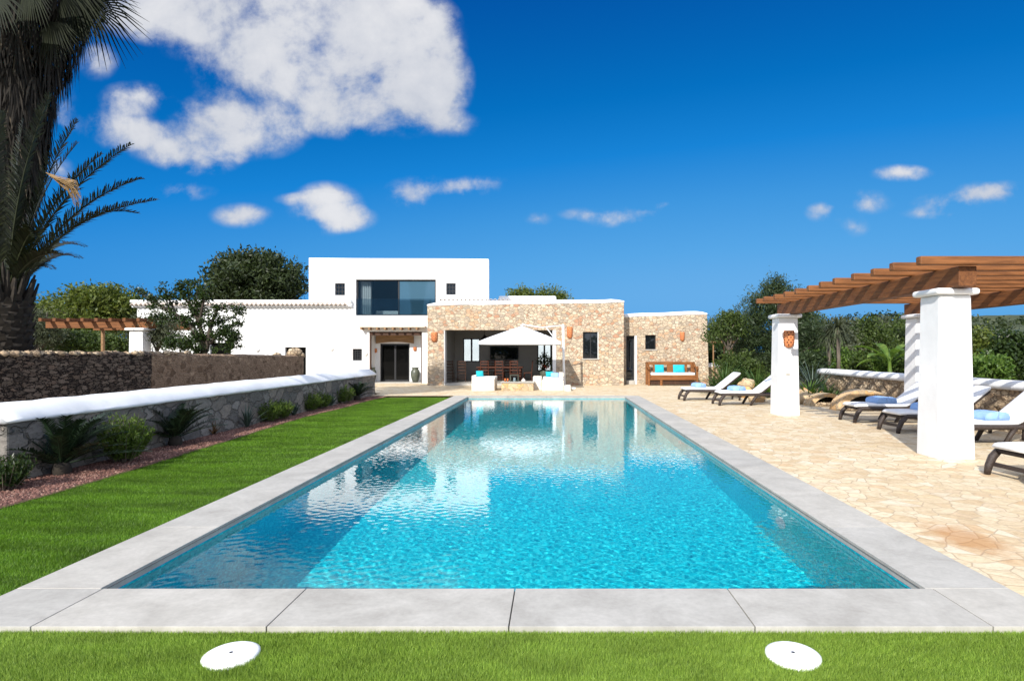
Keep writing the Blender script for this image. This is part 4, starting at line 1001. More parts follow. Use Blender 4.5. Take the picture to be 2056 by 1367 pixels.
t = thing('boundary_wall', 'tan rubble wall with white cap behind the sun loungers', 'wall', (10, 14, 0))
q = MB(); vs = []; fs = []; rnd = random.Random(4); ny = 90
for i in range(ny+1):
    y = 3+(22.4-3)*i/ny
    for j in range(8): vs.append((9.95+rnd.uniform(-.035,.035), y, -.06+.95*j/7))
for i in range(ny):
    for j in range(7): fs.append((i*8+j, i*8+j+1, (i+1)*8+j+1, (i+1)*8+j))
q.add(vs, fs); q.box(9.99, 10.3, 3, 22.42, -.06, .88); q.build('stonework', MT['wallstone'], t)
cpr = [(9.88,.87),(9.86,.95),(9.90,1.03),(10.0,1.07),(10.2,1.07),(10.32,1.03),(10.36,.95),(10.34,.87)]
MB().extrude_y(cpr[::-1], [2.95+(22.5-2.95)*i/50 for i in range(51)], .006, 5).build('cap', MT['white2'], t, True)
t = thing('end_wall', 'short white-capped wall just right of the annex corner', 'wall', (8.9, 33.5, 0))
MB().box(8.05, 9.5, 33.4, 33.8, -.05, .83).build('stonework', MT['wallstone'], t); MB().box(8.02, 9.53, 33.35, 33.85, .83, 1.06).build('cap', MT['white2'], t, bevel=.05, seg=3)
# rock edging of the shrub bed
for k, (a, y, r_, z_, lab) in enumerate(((1499, 23.0, .30, .42, 'tan boulder behind the two far loungers, upper one'), (1497, 22.2, .30, .16, 'tan boulder behind the two far loungers, lower one'), (1520, 20.3, .30, .12, 'tan boulder under the head of the second lounger'),
                       (1612, 19.6, .42, .15, 'tan boulder just right of the far pillar'), (1640, 20.6, .28, .2, 'grey boulder at the left end of the stone niche'))):
    x = px(a, y); tt = thing('boulder', lab, 'stone', (x, y, 0), 'boulders edging the shrub bed'); q = MB(); rock(q, (x, y, z_), r_, 50+k, .75, 8); q.build('stone', MT['rock'], tt, True)
# two low stone arches (niches) at the foot of the boundary wall
def niche(x, y, w, h, lab, mat):
    tt = thing('stone_niche', lab, 'niche', (x, y, 0), 'low stone niches by the boundary wall')
    vs = []; fs = []; n = 12
    for k in range(n+1):
        a = PI*k/n
        for (r_, yy) in ((1, 0), (.74, 0), (.74, .5), (1, .5)): vs.append((x - math.cos(a)*w*r_, y+yy, math.sin(a)*h*r_ - .02))
    for k in range(n):
        for j in range(4): fs.append((4*k+j, 4*k+(j+1)%4, 4*k+4+(j+1)%4, 4*k+4+j))
    fs += [(0,1,2,3), (4*n+3, 4*n+2, 4*n+1, 4*n)]
    MB().add(vs, fs).build('arch', mat, tt); q = MB(); q.box(x-w*.72, x+w*.72, y+.42, y+.46, -.02, h*.72); q.build('hollow', MT['hollow'], tt)  # solid dark panel at the back, shade put into its colour
    q = MB()
    for k in range(9): rock(q, (x-w*.6+w*1.2*k/8, y+.12, .05), .08, 80+k, .8, 4)
    q.build('infill_stones', MT['wallstone'], tt, True)
niche(px(1665, 18.6), 18.6, .62, .42, 'low stone niche with dark hollow, left one beside the far pillar', MT['rock'])
niche(px(1740, 17.2), 17.2, .85, .62, 'larger low stone niche behind the shaded lounger', MT['rock'])

# ------------------------------------------------------------------ left pergola
lp = thing('pergola', 'distant brown pergola on white pillar left of the villa', 'pergola', (-20, 26.5, 0))
p = MB().frustum(-18.55, -17.9, 26, 26.6, -.02, 2.62, .03, .03).build('pillar', MT['white'], lp, bevel=.03, seg=3); MB().box(-18.65, -17.8, 25.9, 26.7, 2.622, 2.73).build('capital', MT['white2'], p, bevel=.04, seg=3)
p = MB().frustum(-24.4, -23.8, 26.6, 27.2, -.02, 2.2, .03, .03).build('pillar', MT['white'], lp, bevel=.03, seg=3); MB().box(-24.5, -23.7, 26.5, 27.3, 2.202, 2.31).build('capital', MT['white2'], p, bevel=.04, seg=3)
MB().box(-22.3, -17.6, 26.2, 26.45, 2.735, 3.0).build('beam', MT['brownx'], lp); MB().box(-22.3, -17.6, 28.9, 29.15, 2.735, 3.0).build('beam', MT['brownx'], lp)
for k in range(8): MB().box(-22.1+k*.6, -21.97+k*.6, 25.6, 29.6, 3.003, 3.14).build('rafter', MT['brown'], lp)
MB().tube([(-21.9, 29, 0), (-21.9, 29, 2.735)], .08, 8).build('post', MT['old'], lp)

# ------------------------------------------------------------------ trees
def tree(name, lab, cat, x, y, blobs, mat, ncl, per, cr, ll, lw, seed, bark='bark', tr=.16, grp=None, shell=.45, limbs=9, lean=(0,0)):
    t = thing(name, lab, cat, (x, y, 0), grp)
    V, C = leafcloud(blobs, ncl, per, cr, ll, lw, seed, shell); np_mesh('crown', V, 4, MT[mat], t)
    rnd = random.Random(seed); zc = min(b[2]-b[5]*.4 for b in blobs); top = max(b[2] for b in blobs)
    cx = sum(b[0] for b in blobs)/len(blobs); cy = sum(b[1] for b in blobs)/len(blobs)
    q = MB(); fx, fy = x+(cx-x)*.5, y+(cy-y)*.5; fork = Vector((fx, fy, max(.4, zc*.8)))
    q.tube([(x, y, -.05), (x+(fx-x)*.4+.03, y+(fy-y)*.4, fork.z*.5), fork], [tr*1.25, tr, tr*.8], 8)
    idx = rnd.sample(range(len(C)), min(limbs, len(C)))
    for i in idx:
        c = Vector(C[i]); mid = fork.lerp(c, .5) + Vector((rnd.uniform(-.1,.1), rnd.uniform(-.1,.1), .12*(c-fork).length)); q.tube([fork, mid, c], [tr*.55, tr*.3, tr*.08], 5, False)
    q.build('trunk', MT[bark], t, True)
    return t
def B(a, c, Y, rx, rz, ry=None): return (px(a, Y), Y, pz(c, Y), rx*Y/F0, (ry or rx)*Y/F0, rz*Y/F0)
# big dark tree behind the wing
Y = 45.0
tree('carob_tree', 'large dark rounded tree rising behind the tiled wing', 'tree', px(510, Y), Y, [B(510,575,Y,85,60),B(470,560,Y,52,42),B(545,560,Y,58,50),B(500,535,Y,48,32),B(575,585,Y,36,36),B(440,590,Y,34,34),B(530,530,Y,40,26)], 'pine', 520, 42, .34, .34, .15, 11, 'barkd', .4)
Y = 48.0
tree('pine_tree', 'light green spreading tree beyond the left pergola, tallest of its clump', 'tree', px(190, Y), Y, [B(190,615,Y,60,40),B(215,600,Y,45,26),B(160,610,Y,40,28),B(185,592,Y,40,18),B(240,615,Y,32,30),B(195,650,Y,70,30)], 'yellowgreen', 330, 40, .34, .30, .14, 12, 'bark', .3, 'trees left of the villa')
Y = 52.0
tree('pine_tree', 'light green low tree left of the tallest light green one', 'tree', px(112, Y), Y, [B(112,625,Y,38,26),B(90,640,Y,36,26),B(130,640,Y,34,28)], 'yellowgreen', 200, 34, .34, .30, .14, 13, 'bark', .25, 'trees left of the villa')
tree('pine_tree', 'dark green tree top touching the left corner of the wing', 'tree', px(258, 50), 50, [B(258,612,50,20,28),B(262,640,50,22,34)], 'midgreen', 120, 34, .3, .28, .13, 14, 'bark', .22, 'trees left of the villa')
tree('pine_tree', 'small light green tree at the far left edge behind the palm trunk', 'tree', px(45, 55), 55, [B(45,625,55,40,22),B(70,640,55,30,24)], 'yellowgreen', 140, 30, .3, .28, .13, 15, 'bark', .22, 'trees left of the villa')
Y = 29.0
tree('olive_tree', 'grey-green olive tree right of the feather palm trunk', 'tree', px(75, Y), Y, [B(72,650,Y,34,32),B(95,665,Y,30,28),B(60,680,Y,30,26)], 'olive', 170, 40, .2, .17, .04, 16, 'bark', .14, 'trees left of the villa')
tree('shrub', 'dense dark green shrub under the left pergola', 'shrub', px(150, 31), 31, [B(130,688,31,45,22),B(190,690,31,50,22),B(235,692,31,28,22)], 'midgreen', 220, 34, .2, .18, .08, 17, 'bark', .06)
tree('olive_tree', 'grey-green olive bush against the left end of the white wing', 'tree', px(312, 27), 27, [B(312,655,27,40,32),B(300,672,27,36,28),B(345,675,27,34,30)], 'olive', 190, 40, .18, .16, .035, 18, 'bark', .10, 'trees left of the villa')
# citrus tree before the wing
def citrus():
    Y = 24.5; x = px(415, Y)
    t = thing('citrus_tree', 'dark open-crowned citrus tree standing before the white wing', 'tree', (x, Y, 0))
    P = lambda a, c, dy=0: Vector((px(a, Y), Y+dy, pz(c, Y)))
    limbs = [([(415,760),(412,700),(385,650),(352,628),(320,610),(290,590)], .13), ([(412,700),(400,650),(380,610),(375,570)], .10), ([(415,700),(425,650),(440,620),(470,610)], .10), ([(420,690),(445,665),(465,650)], .08),
             ([(385,650),(350,640),(310,640)], .06), ([(400,650),(415,600),(420,580)], .07), ([(352,628),(345,600),(340,580)], .05), ([(440,660),(455,680),(452,700)], .05), ([(410,720),(380,690),(350,685)], .07), ([(380,610),(365,590),(372,575)], .05), ([(425,650),(455,640),(478,620)], .05), ([(400,650),(395,610),(398,572)], .05), ([(440,660),(465,672),(470,690)], .04), ([(320,610),(300,600),(278,588)], .04)]
    q = MB(); ends = []; r = random.Random(3)
    for pts, rad in limbs:
        dy = r.uniform(-.6, .6); ps_ = [P(a, c, dy*i/len(pts)) for i, (a, c) in enumerate(pts)]
        q.tube(ps_, [rad*(1-.8*i/(len(ps_)-1)) for i in range(len(ps_))], 7, False)
        for i in range(1, len(ps_)): ends += [ps_[i], (ps_[i]+ps_[i-1])/2]
    q.build('trunk', MT['barkd'], t, True)
    blobs = [(e.x, e.y, e.z, .26, .36, .24) for e in ends if e.z > 1.6]*2
    blobs += [B(395,665,Y,26,30), B(375,695,Y,46,26), B(405,695,Y,46,30), B(335,690,Y,28,20), B(385,625,Y,24,20)]
    V, C = leafcloud(blobs, 430, 24, .09, .12, .065, 21, .2); np_mesh('crown', V, 4, MT['citrus'], t)
citrus()
# tree tops behind the stone wing
Y = 55.0
tree('pine_tree', 'yellow-green tree top behind the roof, left of the pair', 'tree', px(1050, Y), Y, [B(1050,592,Y,28,16),B(1048,620,Y,34,30)], 'yellowgreen', 110, 34, .3, .28, .12, 23, 'bark', .25, 'tree tops behind the stone wing')
tree('pine_tree', 'yellow-green tree top behind the roof, right of the pair', 'tree', px(1108, Y), Y, [B(1105,592,Y,32,14),B(1120,602,Y,26,16),B(1110,625,Y,40,28)], 'yellowgreen', 120, 34, .3, .28, .12, 24, 'bark', .25, 'tree tops behind the stone wing')
# right side
Y = 26.5
tree('tamarisk_tree', 'large feathery dark tree behind the far pergola pillar', 'tree', px(1560, Y), Y, [B(1555,650,Y,72,66),B(1540,610,Y,46,36),B(1575,610,Y,44,42),B(1550,585,Y,24,24),B(1510,660,Y,44,48),B(1610,655,Y,48,52),B(1560,715,Y,66,46),B(1500,700,Y,30,40),B(1640,690,Y,34,48),B(1520,740,Y,50,34),B(1590,738,Y,52,32),B(1560,575,Y,20,22)], 'darkbush', 760, 50, .20, .20, .035, 31, 'barkd', .18)
tree('small_tree', 'pale-branched young tree right of the annex corner', 'tree', px(1464, 25.5), 25.5, [B(1455,660,25.5,34,30),B(1440,675,25.5,26,22),B(1480,655,25.5,28,24),B(1470,640,25.5,22,16)], 'midgreen', 110, 30, .14, .13, .06, 32, 'bark', .09, limbs=14)
tree('olive_tree', 'hazy olive tree behind the annex corner', 'tree', px(1455, 38), 38, [B(1455,668,38,42,36),B(1480,650,38,32,26),B(1435,690,38,30,34)], 'olive', 200, 40, .24, .2, .06, 33, 'bark', .16)
FOR = [(1615,662,52,36,44,'midgreen',46),(1672,682,44,42,40,'olive',40),(1700,662,46,26,52,'pine',58),(1735,682,52,44,40,'midgreen',42),(1768,664,46,28,56,'olive',54),(1800,680,60,38,44,'midgreen',44),(1850,664,50,28,60,'pine',60),(1890,690,54,40,46,'midgreen',48),(1965,702,36,40,34,'yellowgreen',34),(1985,700,34,24,52,'olive',50),(2035,690,50,18,70,'midgreen',66),(1925,690,50,30,62,'olive',58),(1650,710,40,30,32,'bright',34),(2010,715,40,32,44,'olive',40)]
LB = ['mid-green tree rising just right of the far pillar top', 'olive-grey tree behind the drooping yucca', 'dark distant tree under the middle of the pergola beam', 'broad mid-green tree left of the banana plant', 'olive-grey distant tree above the banana plant', 'broad mid-green tree directly behind the banana plant', 'dark distant tree hidden in part by the near pillar', 'mid-green tree seen behind the near pillar', 'yellow-green bush just right of the near pillar', 'olive-grey tree right of the near pillar, below the hill', 'mid-green distant tree low at the right edge below the hill', 'olive-grey distant tree behind the near pillar top', 'bright green bush behind the drooping yucca trunks', 'olive-grey tree between the near pillar and the dark right-hand tree']
for k, ((a, c, rx, rz, _, mt, Y), lab) in enumerate(zip(FOR, LB)):
    tree('woodland_tree', lab, 'tree', px(a, Y), Y, [B(a,c,Y,rx,rz),B(a-rx*.45,c+rz*.35,Y,rx*.6,rz*.7),B(a+rx*.5,c+rz*.3,Y,rx*.6,rz*.7),B(a+rx*.1,c+rz*1.0,Y,rx*.8,rz*.7),B(a+rx*.15,c-rz*.6,Y,rx*.45,rz*.45)], mt, 190, 34, .26, .24, .11, 40+k, 'bark', .16, 'trees behind the boundary wall')
Y = 18.0
tree('broadleaf_tree', 'dark glossy round tree at the right edge behind the wall', 'tree', px(2035, Y), Y, [B(2035,715,Y,44,42),B(2015,735,Y,34,32),B(2060,710,Y,44,36),B(2030,690,Y,18,22),B(2040,740,Y,60,34)], 'citrus', 330, 36, .14, .14, .08, 61, 'barkd', .12)
# hedge row on the boundary wall's far side
for k, (a, c, Y, rx, rz, mt, lab) in enumerate(((1700,728,24,34,22,'bright','bright green hedge bush right of the yucca trunks'),(1740,730,23.5,38,22,'midgreen','mid-green hedge bush left of the banana stem'),(1785,728,23,34,24,'bright','bright green hedge bush at the banana stem'),(1822,735,22.5,30,26,'midgreen','mid-green hedge bush beside the hidden back pillar'),(1665,735,25,26,22,'midgreen','mid-green hedge bush at the far end of the boundary wall'),(1975,735,17,40,24,'bright','light green hedge bush right of the near pillar'))):
    tree('hedge_bush', lab, 'bush', px(a, Y), Y, [B(a,c,Y,rx,rz),B(a-rx*.5,c+rz*.4,Y,rx*.6,rz*.7),B(a+rx*.5,c+rz*.5,Y,rx*.6,rz*.7)], mt, 120, 34, .12, .13, .06, 70+k, 'bark', .04, 'hedge bushes beyond the boundary wall')

# blade plants --------------------------------------------------------
def rosette(mb, c, n, L, w, e0, e1, droop, seed, seg=5, az=None):
    r = random.Random(seed); c = Vector(c)
    for k in range(n):
        a = r.uniform(0, 2*PI) if az is None else r.uniform(*az); el = r.uniform(e0, e1); l = L*r.uniform(.65, 1.1); p = c + Vector((r.uniform(-.03,.03), r.uniform(-.03,.03), r.uniform(0,.03)))
        pts = [p.copy()]; dr = droop*r.uniform(.5, 1.3)
        for i in range(seg):
            d = Vector((math.cos(a)*math.cos(el), math.sin(a)*math.cos(el), math.sin(el))); p = p + d*(l/seg); pts.append(p.copy()); el -= dr/seg
        wd = [w*.7] + [w*(1-((i+1)/seg)**2.2) for i in range(seg)]; wd[-1] = w*.04
        mb.strip(pts, wd, (-math.sin(a), math.cos(a), r.uniform(-.3,.3)))
    return mb
def frond(mr, ml, P0, P1, P2, ll, n, w, rr, seed, vee=.35, fw=.68):
    r = random.Random(seed); P0, P1, P2 = Vector(P0), Vector(P1), Vector(P2)
    f = lambda t: P0*(1-t)**2 + P1*2*t*(1-t) + P2*t*t
    pts = [f(i/10) for i in range(11)]; mr.tube(pts, [rr*(1-.85*i/10) for i in range(11)], 5, False)
    for k in range(n):
        t = .14 + .86*k/(n-1); p = f(t); d = (f(min(1, t+.03))-f(t-.03)).normalized()
        s0 = d.cross(Vector((0,0,1))); s0 = s0.normalized() if s0.length > .05 else Vector((1,0,0)); up = s0.cross(d)
        for sg in (-1, 1):
            l = ll*(math.sin(PI*min(1, .18+t*.82))**.6*.75+.25)*r.uniform(.8, 1.15)
            dd = (s0*sg*.75 + d*r.uniform(fw*.85,fw*1.2) + up*vee*r.uniform(.3,1.4)).normalized()
            q = p + dd*l*.6 + Vector((0,0,-.01*l)); e = p + dd*l + Vector((0,0,-.16*l*r.uniform(.2,1.6)))
            ml.strip([p, q, e], [w*.8, w, w*.05], dd.cross(up))
def cycad(x, y, z, L, seed, lab, n=34):
    t = thing('sago_palm', lab, 'plant', (x, y, z), 'sago palms in the planting bed'); r = random.Random(seed); mr, ml = MB(), MB()
    for k in range(n):
        a = 2*PI*k/n*2.618 + r.uniform(-.2,.2); el = r.uniform(.25, 1.25); l = L*r.uniform(.8, 1.1)
        p0 = Vector((x, y, z+.12)); h = Vector((math.cos(a), math.sin(a), 0))
        p1 = p0 + (h*math.cos(el) + Vector((0,0,math.sin(el))))*l*.6; p2 = p0 + h*(l*math.cos(el*.85)) + Vector((0,0,l*(math.sin(el)*.84 - .13)))
        frond(mr, ml, p0, p1, p2, L*.16, 40, L*.013, L*.012, seed*100+k)
    MB().lathe([(0,.18),(.09,.15),(.12,.05),(.1,-.03)], (x, y, z), 10).build('trunk', MT['palmbark'], t, True); mr.build('stalks', MT['cycad'], t); ml.build('leaflets', MT['cycad'], t)
cycad(px(124, 8.35), 8.35, 0, 1.02, 1, 'largest dark sago palm in the bed, nearest the camera', 38)
cycad(px(352, 10.9), 10.9, 0, .88, 2, 'dark sago palm in the bed between the bright rosemary and the dry plant', 36)
cycad(px(717, 21.0), 21.0, 0, .80, 3, 'small sago palm at the far end of the bed by the wall end', 30)
def bushy(x, y, h, r_, n, mat, seed, lab, grp):
    t = thing('rosemary_bush', lab, 'bush', (x, y, 0), grp); r = np.random.default_rng(seed)
    V = []; q = MB()
    for k in range(n):
        a = r.uniform(0, 6.28); rr = r_*math.sqrt(r.random()); lean = rr*.9; hh = h*r.uniform(.6, 1.05)*(1-.35*(rr/r_)**2)
        b0 = np.array([x+rr*.45*math.cos(a), y+rr*.45*math.sin(a), 0]); tp = np.array([x+(rr+.04)*math.cos(a)*1.05, y+(rr+.04)*math.sin(a)*1.05, hh])
        if k % 6 == 0: q.tube([b0, (b0+tp)/2, tp], [.006,.005,.002], 4, False)
        m = 26; tt = r.uniform(.12, 1, m)[:,None]; P = b0+(tp-b0)*tt; D = r.normal(size=(m,3))*.55; D[:,2] += .8; D /= np.linalg.norm(D, axis=1)[:,None]
        S = np.cross(D, r.normal(size=(m,3))); S /= np.linalg.norm(S, axis=1)[:,None]
        V.append(np.stack([P, P+D*.03+S*.008, P+D*.065, P+D*.03-S*.008], 1).reshape(-1,3))
    q.build('stems', MT['bark'], t); np_mesh('foliage', np.concatenate(V), 4, MT[mat], t)
GR = 'rosemary bushes in the planting bed'
bushy(px(250, 9.3), 9.3, .74, .33, 240, 'rosemary', 1, 'bright green upright rosemary bush between the two big sago palms', GR)
bushy(px(540, 14.6), 14.6, .50, .30, 130, 'rosemary', 2, 'rosemary bush right of the spiky agave, lower left of the far row', GR); bushy(px(566, 15.2), 15.2, .48, .28, 110, 'rosemary', 3, 'rosemary bush close right of the lower left one in the far row', GR)
bushy(px(620, 17.2), 17.2, .56, .34, 130, 'rosemary', 4, 'rosemary bush in the middle of the far row', GR); bushy(px(645, 18), 18, .52, .30, 110, 'rosemary', 5, 'rosemary bush right of the middle of the far row', GR)
bushy(px(690, 19.8), 19.8, .60, .36, 120, 'rosemary', 6, 'dark rosemary bush left of the small far sago palm', GR)
bushy(px(8, 7.4), 7.4, .46, .26, 110, 'citrus', 7, 'low dark bush at the left edge of the picture', GR)
for (a, Y, L, mt, sd, lab, n, dr) in ((497, 13.5, .52, 'agave', 1, 'spiky grey-green agave in the bed right of the dry plant', 26, .4), (590, 16.0, .42, 'agave', 2, 'small agave between the two pairs of rosemary bushes', 22, .4), (665, 18.8, .45, 'agave', 3, 'silvery agave before the dark far rosemary', 22, .4), (430, 12.3, .34, 'drybrown', 4, 'dry brown plant in the bed right of the second sago palm', 40, .7)):
    x = px(a, Y); t = thing('agave', lab, 'plant', (x, Y, 0), 'agaves in the planting bed') if mt == 'agave' else thing('dry_plant', lab, 'plant', (x, Y, 0))
    rosette(MB(), (x, Y, 0), n, L, .045 if mt == 'agave' else .012, .5, 1.5, dr, sd).build('leaves', MT[mt], t)
# right-hand foliage plants
SPK = [(1455, 23.6, 1.5, 130, .06, 'strap', 'broad clump of green strap leaves at the annex corner'), (1434, 24.4, .95, 70, .05, 'strap', 'small strap-leaf clump touching the annex corner'), (1520, 23.0, 1.25, 100, .06, 'strap', 'green strap-leaf clump between the two far loungers'), (1545, 22.0, 1.1, 70, .06, 'bright', 'light green clump behind the second lounger back'),
       (1625, 19.6, 1.0, 64, .06, 'bright', 'bright green strap clump right of the far pillar foot'), (1662, 19.4, .85, 60, .055, 'strap', 'low green clump beside the stone niche'), (1632, 21.0, 1.5, 130, .045, 'agave', 'dark spiky yucca right of the far pillar')]
for k, (a, Y, L, n, w, mt, lab) in enumerate(SPK):
    x = px(a, Y); t = thing('strap_plant', lab, 'plant', (x, Y, 0), 'strap-leaf plants in the shrub bed')
    q = MB(); rosette(q, (x, Y, .05), n, L, w, .35, 1.5, .9, 200+k); rosette(q, (x+.25, Y+.1, .03), n//2, L*.8, w, .3, 1.4, .9, 220+k); q.build('leaves', MT[mt], t)
tree('shrub', 'dark shrub mass at the foot of the feathery tree, left part', 'shrub', px(1485, 25), 25, [B(1480,735,25,36,28),B(1505,750,25,36,24)], 'midgreen', 150, 34, .14, .15, .06, 81, 'bark', .05, 'shrubs in the bed behind the loungers')
tree('shrub', 'dark shrub mass between the far pillar and the yucca trunks', 'shrub', px(1625, 24.5), 24.5, [B(1620,735,24.5,40,26),B(1650,745,24.5,34,22)], 'darkbush', 150, 34, .14, .15, .06, 82, 'bark', .05, 'shrubs in the bed behind the loungers')
tree('hedge', 'dark hedge behind the short white-capped wall', 'hedge', px(1440, 36), 36, [B(1440,710,36,44,34),B(1415,715,36,30,28),B(1480,715,36,40,30)], 'citrus', 220, 36, .2, .18, .08, 83, 'bark', .06)
sp_ = thing('shade_roof', 'thin flat shade roof right of the annex, before the dark hedge', 'shade roof', (9.2, 33, 0))
MB().box(8.55, 9.75, 32.2, 34.2, 2.18, 2.28).build('roof', MT['old'], sp_)
for q in ((8.62, 32.4), (9.65, 32.4), (8.62, 34.0), (9.65, 34.0)): MB().tube([(q[0], q[1], 0), (q[0], q[1], 2.18)], .04, 6).build('post', MT['old'], sp_)
# drooping yucca trees
for k, (a, Y, zt, lab) in enumerate(((1664, 24.0, 2.35, 'drooping yucca tree with grassy head, left one'), (1682, 23.6, 2.65, 'drooping yucca tree with grassy head, right and taller one'))):
    x = px(a, Y); t = thing('yucca_tree', lab, 'tree', (x, Y, 0), 'yucca trees by the boundary wall')
    MB().tube([(x,Y,-.05),(x+.04,Y,zt*.5),(x,Y,zt)], [.10,.075,.06], 7).build('trunk', MT['bark'], t, True)
    q = MB(); rosette(q, (x, Y, zt), 120, .85, .035, -.6, 1.45, 1.7, 240+k, 6); rosette(q, (x+.05, Y, zt-.25), 70, .9, .03, -.9, .3, 1.2, 250+k, 6); q.build('crown', MT['olive'], t)
# banana
x, Y = px(1786, 21.5), 21.5
t = thing('banana_plant', 'bright green banana plant behind the boundary wall', 'plant', (x, Y, 0))
MB().tube([(x,Y,-.05),(x+.02,Y,.8),(x,Y,1.35)], [.11,.09,.05], 8).build('stem', MT['banana'], t, True)
q = MB(); r = random.Random(6)
for a, el, L in ((2.6,1.0,1.5),(.4,1.05,1.5),(3.6,.75,1.3),(.1,.7,1.4),(1.6,1.2,1.3),(4.6,1.0,1.2),(5.4,.8,1.3),(2.9,.45,1.2),(.9,.8,1.1)):
    p = Vector((x, Y, 1.25)); pts = [p.copy()]; e = el
    for i in range(8):
        p = p + Vector((math.cos(a)*math.cos(e), math.sin(a)*math.cos(e), math.sin(e)))*L/8; pts.append(p.copy()); e -= .16
    side = Vector((-math.sin(a), math.cos(a), 0))
    for sg in (-1, 1):
        for i in range(2, 8):
            w0 = .17*math.sin(PI*(i-1.4)/7.4); w1 = .17*math.sin(PI*(i-.4)/7.4) if i < 7 else .02
            s_ = side*sg + Vector((0,0,.45)); q.add([pts[i], pts[i+1]-(pts[i+1]-pts[i])*.08, pts[i+1]-(pts[i+1]-pts[i])*.08+s_*max(w1,.02), pts[i]+s_*max(w0,.02)], [(0,1,2,3)])
    q.strip(pts, [.03]*4+[.02]*5, side)
q.build('leaves', MT['banana'], t)

# palms at the left ---------------------------------------------------
Y = 11.8; bx_, bz = px(14, Y), 2.75
t = thing('feather_palm', 'feather palm with dark stout trunk at the left edge', 'palm tree', (bx_, Y, 0))
q = MB(); pts = []; rad = []
for i in range(40):
    z = -.05 + (bz+.15)*i/39; pts.append((bx_, Y, z)); rad.append((.30 + .07*min(1, z/2.0) + (.035 if i % 2 else 0)) if z < bz-.1 else .30-.4*(z-bz+.1))
q.tube(pts, rad, 14)
r = random.Random(12)
for k in range(260):
    z = .3+(bz-.35)*k/260; a = k*2.4; rr = .33+.06*min(1, z/2); c = Vector((bx_+rr*math.cos(a), Y+rr*math.sin(a), z)); o = Vector((math.cos(a), math.sin(a), 0)); s = Vector((-o.y, o.x, 0))
    q.add([c-s*.07, c+s*.07, c+o*.07+Vector((0,0,.13))+s*.035, c+o*.07+Vector((0,0,.13))-s*.035], [(0,1,2,3)])
for k in range(34):
    a = k*2.4; o = Vector((math.cos(a), math.sin(a), 0)); rr = .30*(1-k/60); c = Vector((bx_, Y, bz-.25+.012*k))+o*rr; q.tube([c, c+o*.12+Vector((0,0,.28)), c+o*.20+Vector((0,0,.55))], [.06,.04,.018], 5)
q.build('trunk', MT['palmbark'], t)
P = lambda a, c, dy=0: Vector((px(a, Y), Y+dy, pz(c, Y)))
tips = [((332,410),(125,435),-.3),((262,350),(110,400),.3),((276,298),(100,400),-.2),((172,297),(60,400),.4),((138,235),(55,380),.2),((134,210),(45,380),-.4),((168,520),(85,500),-.5),((90,260),(20,380),.8),((60,250),(15,380),-.6),((20,230),(5,380),.3),
        ((145,492),(105,440),-.8),((190,400),(90,380),1.2),((100,330),(40,400),-1.3)]
fl = MB()
fr_r, fr_l = MB(), MB()
for k, (tp, ct, dy) in enumerate(tips): frond(fr_r, fr_l, P(14+tp[0]*.06, 585, dy*.1), P(ct[0], ct[1], dy*.6), P(tp[0], tp[1], dy), .33, 78, .026, .022, 300+k, .45, .95)
for k in range(9):
    a = r.uniform(1.6, 4.4); l = r.uniform(2.4, 3.2); el = r.uniform(.5, 1.3); h = Vector((math.cos(a), math.sin(a), 0)); p0 = Vector((bx_, Y, bz+.1))+h*.15
    if h.x > .3 and h.y < -.2: continue
    frond(fr_r, fr_l, p0, p0+(h*math.cos(el)+Vector((0,0,math.sin(el))))*l*.6, p0+h*l*math.cos(el*.7)+Vector((0,0,l*(math.sin(el)*.75-.15))), .34, 70, .028, .022, 340+k, .35, 1.1)
fr_r.build('stalks', MT['palm'], t); fr_l.build('fronds', MT['palm'], t)
q = MB()
for k in range(46):
    u = r.uniform(0, 1); Yd = Y-.5+r.uniform(-.15,.15); Q = lambda a_, c_: Vector((px(a_, Yd), Yd, pz(c_, Yd)))
    q.strip([Q(92+u*22, 346+u*18), Q(140+r.uniform(-14,16), 372+r.uniform(-9,10)), Q(160+r.uniform(-14,6), 405+r.uniform(-18,12))], [.02,.016,.004], (.3,.8,.5))
q.build('dry_flower_stalk', MT['dates'], t)
# fan palm with skirt
wx, wy = px(30, 13.0), 13.0
t = thing('fan_palm', 'tall fan palm with thick skirt of dead leaves, top left', 'palm tree', (wx, wy, 0))
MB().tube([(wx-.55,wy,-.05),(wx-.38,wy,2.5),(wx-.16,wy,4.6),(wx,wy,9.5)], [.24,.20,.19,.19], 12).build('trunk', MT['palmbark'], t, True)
prof = [(4.3,.24),(4.75,.34),(5.2,.46),(6.2,.56),(7.2,.66),(7.7,.82),(8.1,.98),(8.6,1.15),(9.3,1.30),(10.2,1.4)]
def prad(z):
    for (a, ra), (b_, rb) in zip(prof[:-1], prof[1:]):
        if a <= z <= b_: return ra+(rb-ra)*(z-a)/(b_-a)
    return prof[0][1] if z < prof[0][0] else prof[-1][1]
q = MB(); r = random.Random(8)
for k in range(900):
    z = 4.35+5.9*(k/900)**.9; a = r.uniform(0, 6.28); R1 = prad(z)*r.uniform(.72, 1.04); o = Vector((math.cos(a), math.sin(a), 0)); s = Vector((-o.y, o.x, 0)); root = Vector((wx, wy, z+.65))+o*(R1*.55); c = Vector((wx, wy, z+.28))+o*R1
    q.strip([root, c], [.03,.05], s)
    L = r.uniform(.55, 1.0)
    for j in range(7):
        u = (j-3)/3; e = c + s*u*.20 + o*r.uniform(-.12,.06) + Vector((0,0,-L*(1-.25*abs(u))*r.uniform(.8,1.1))); mid = c.lerp(e, .5)+s*u*.05; q.strip([c+s*u*.05, mid, e], [.035,.035,.005], s+o*r.uniform(-.6,.6))
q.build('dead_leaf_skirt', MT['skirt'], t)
q = MB(); r = random.Random(15)
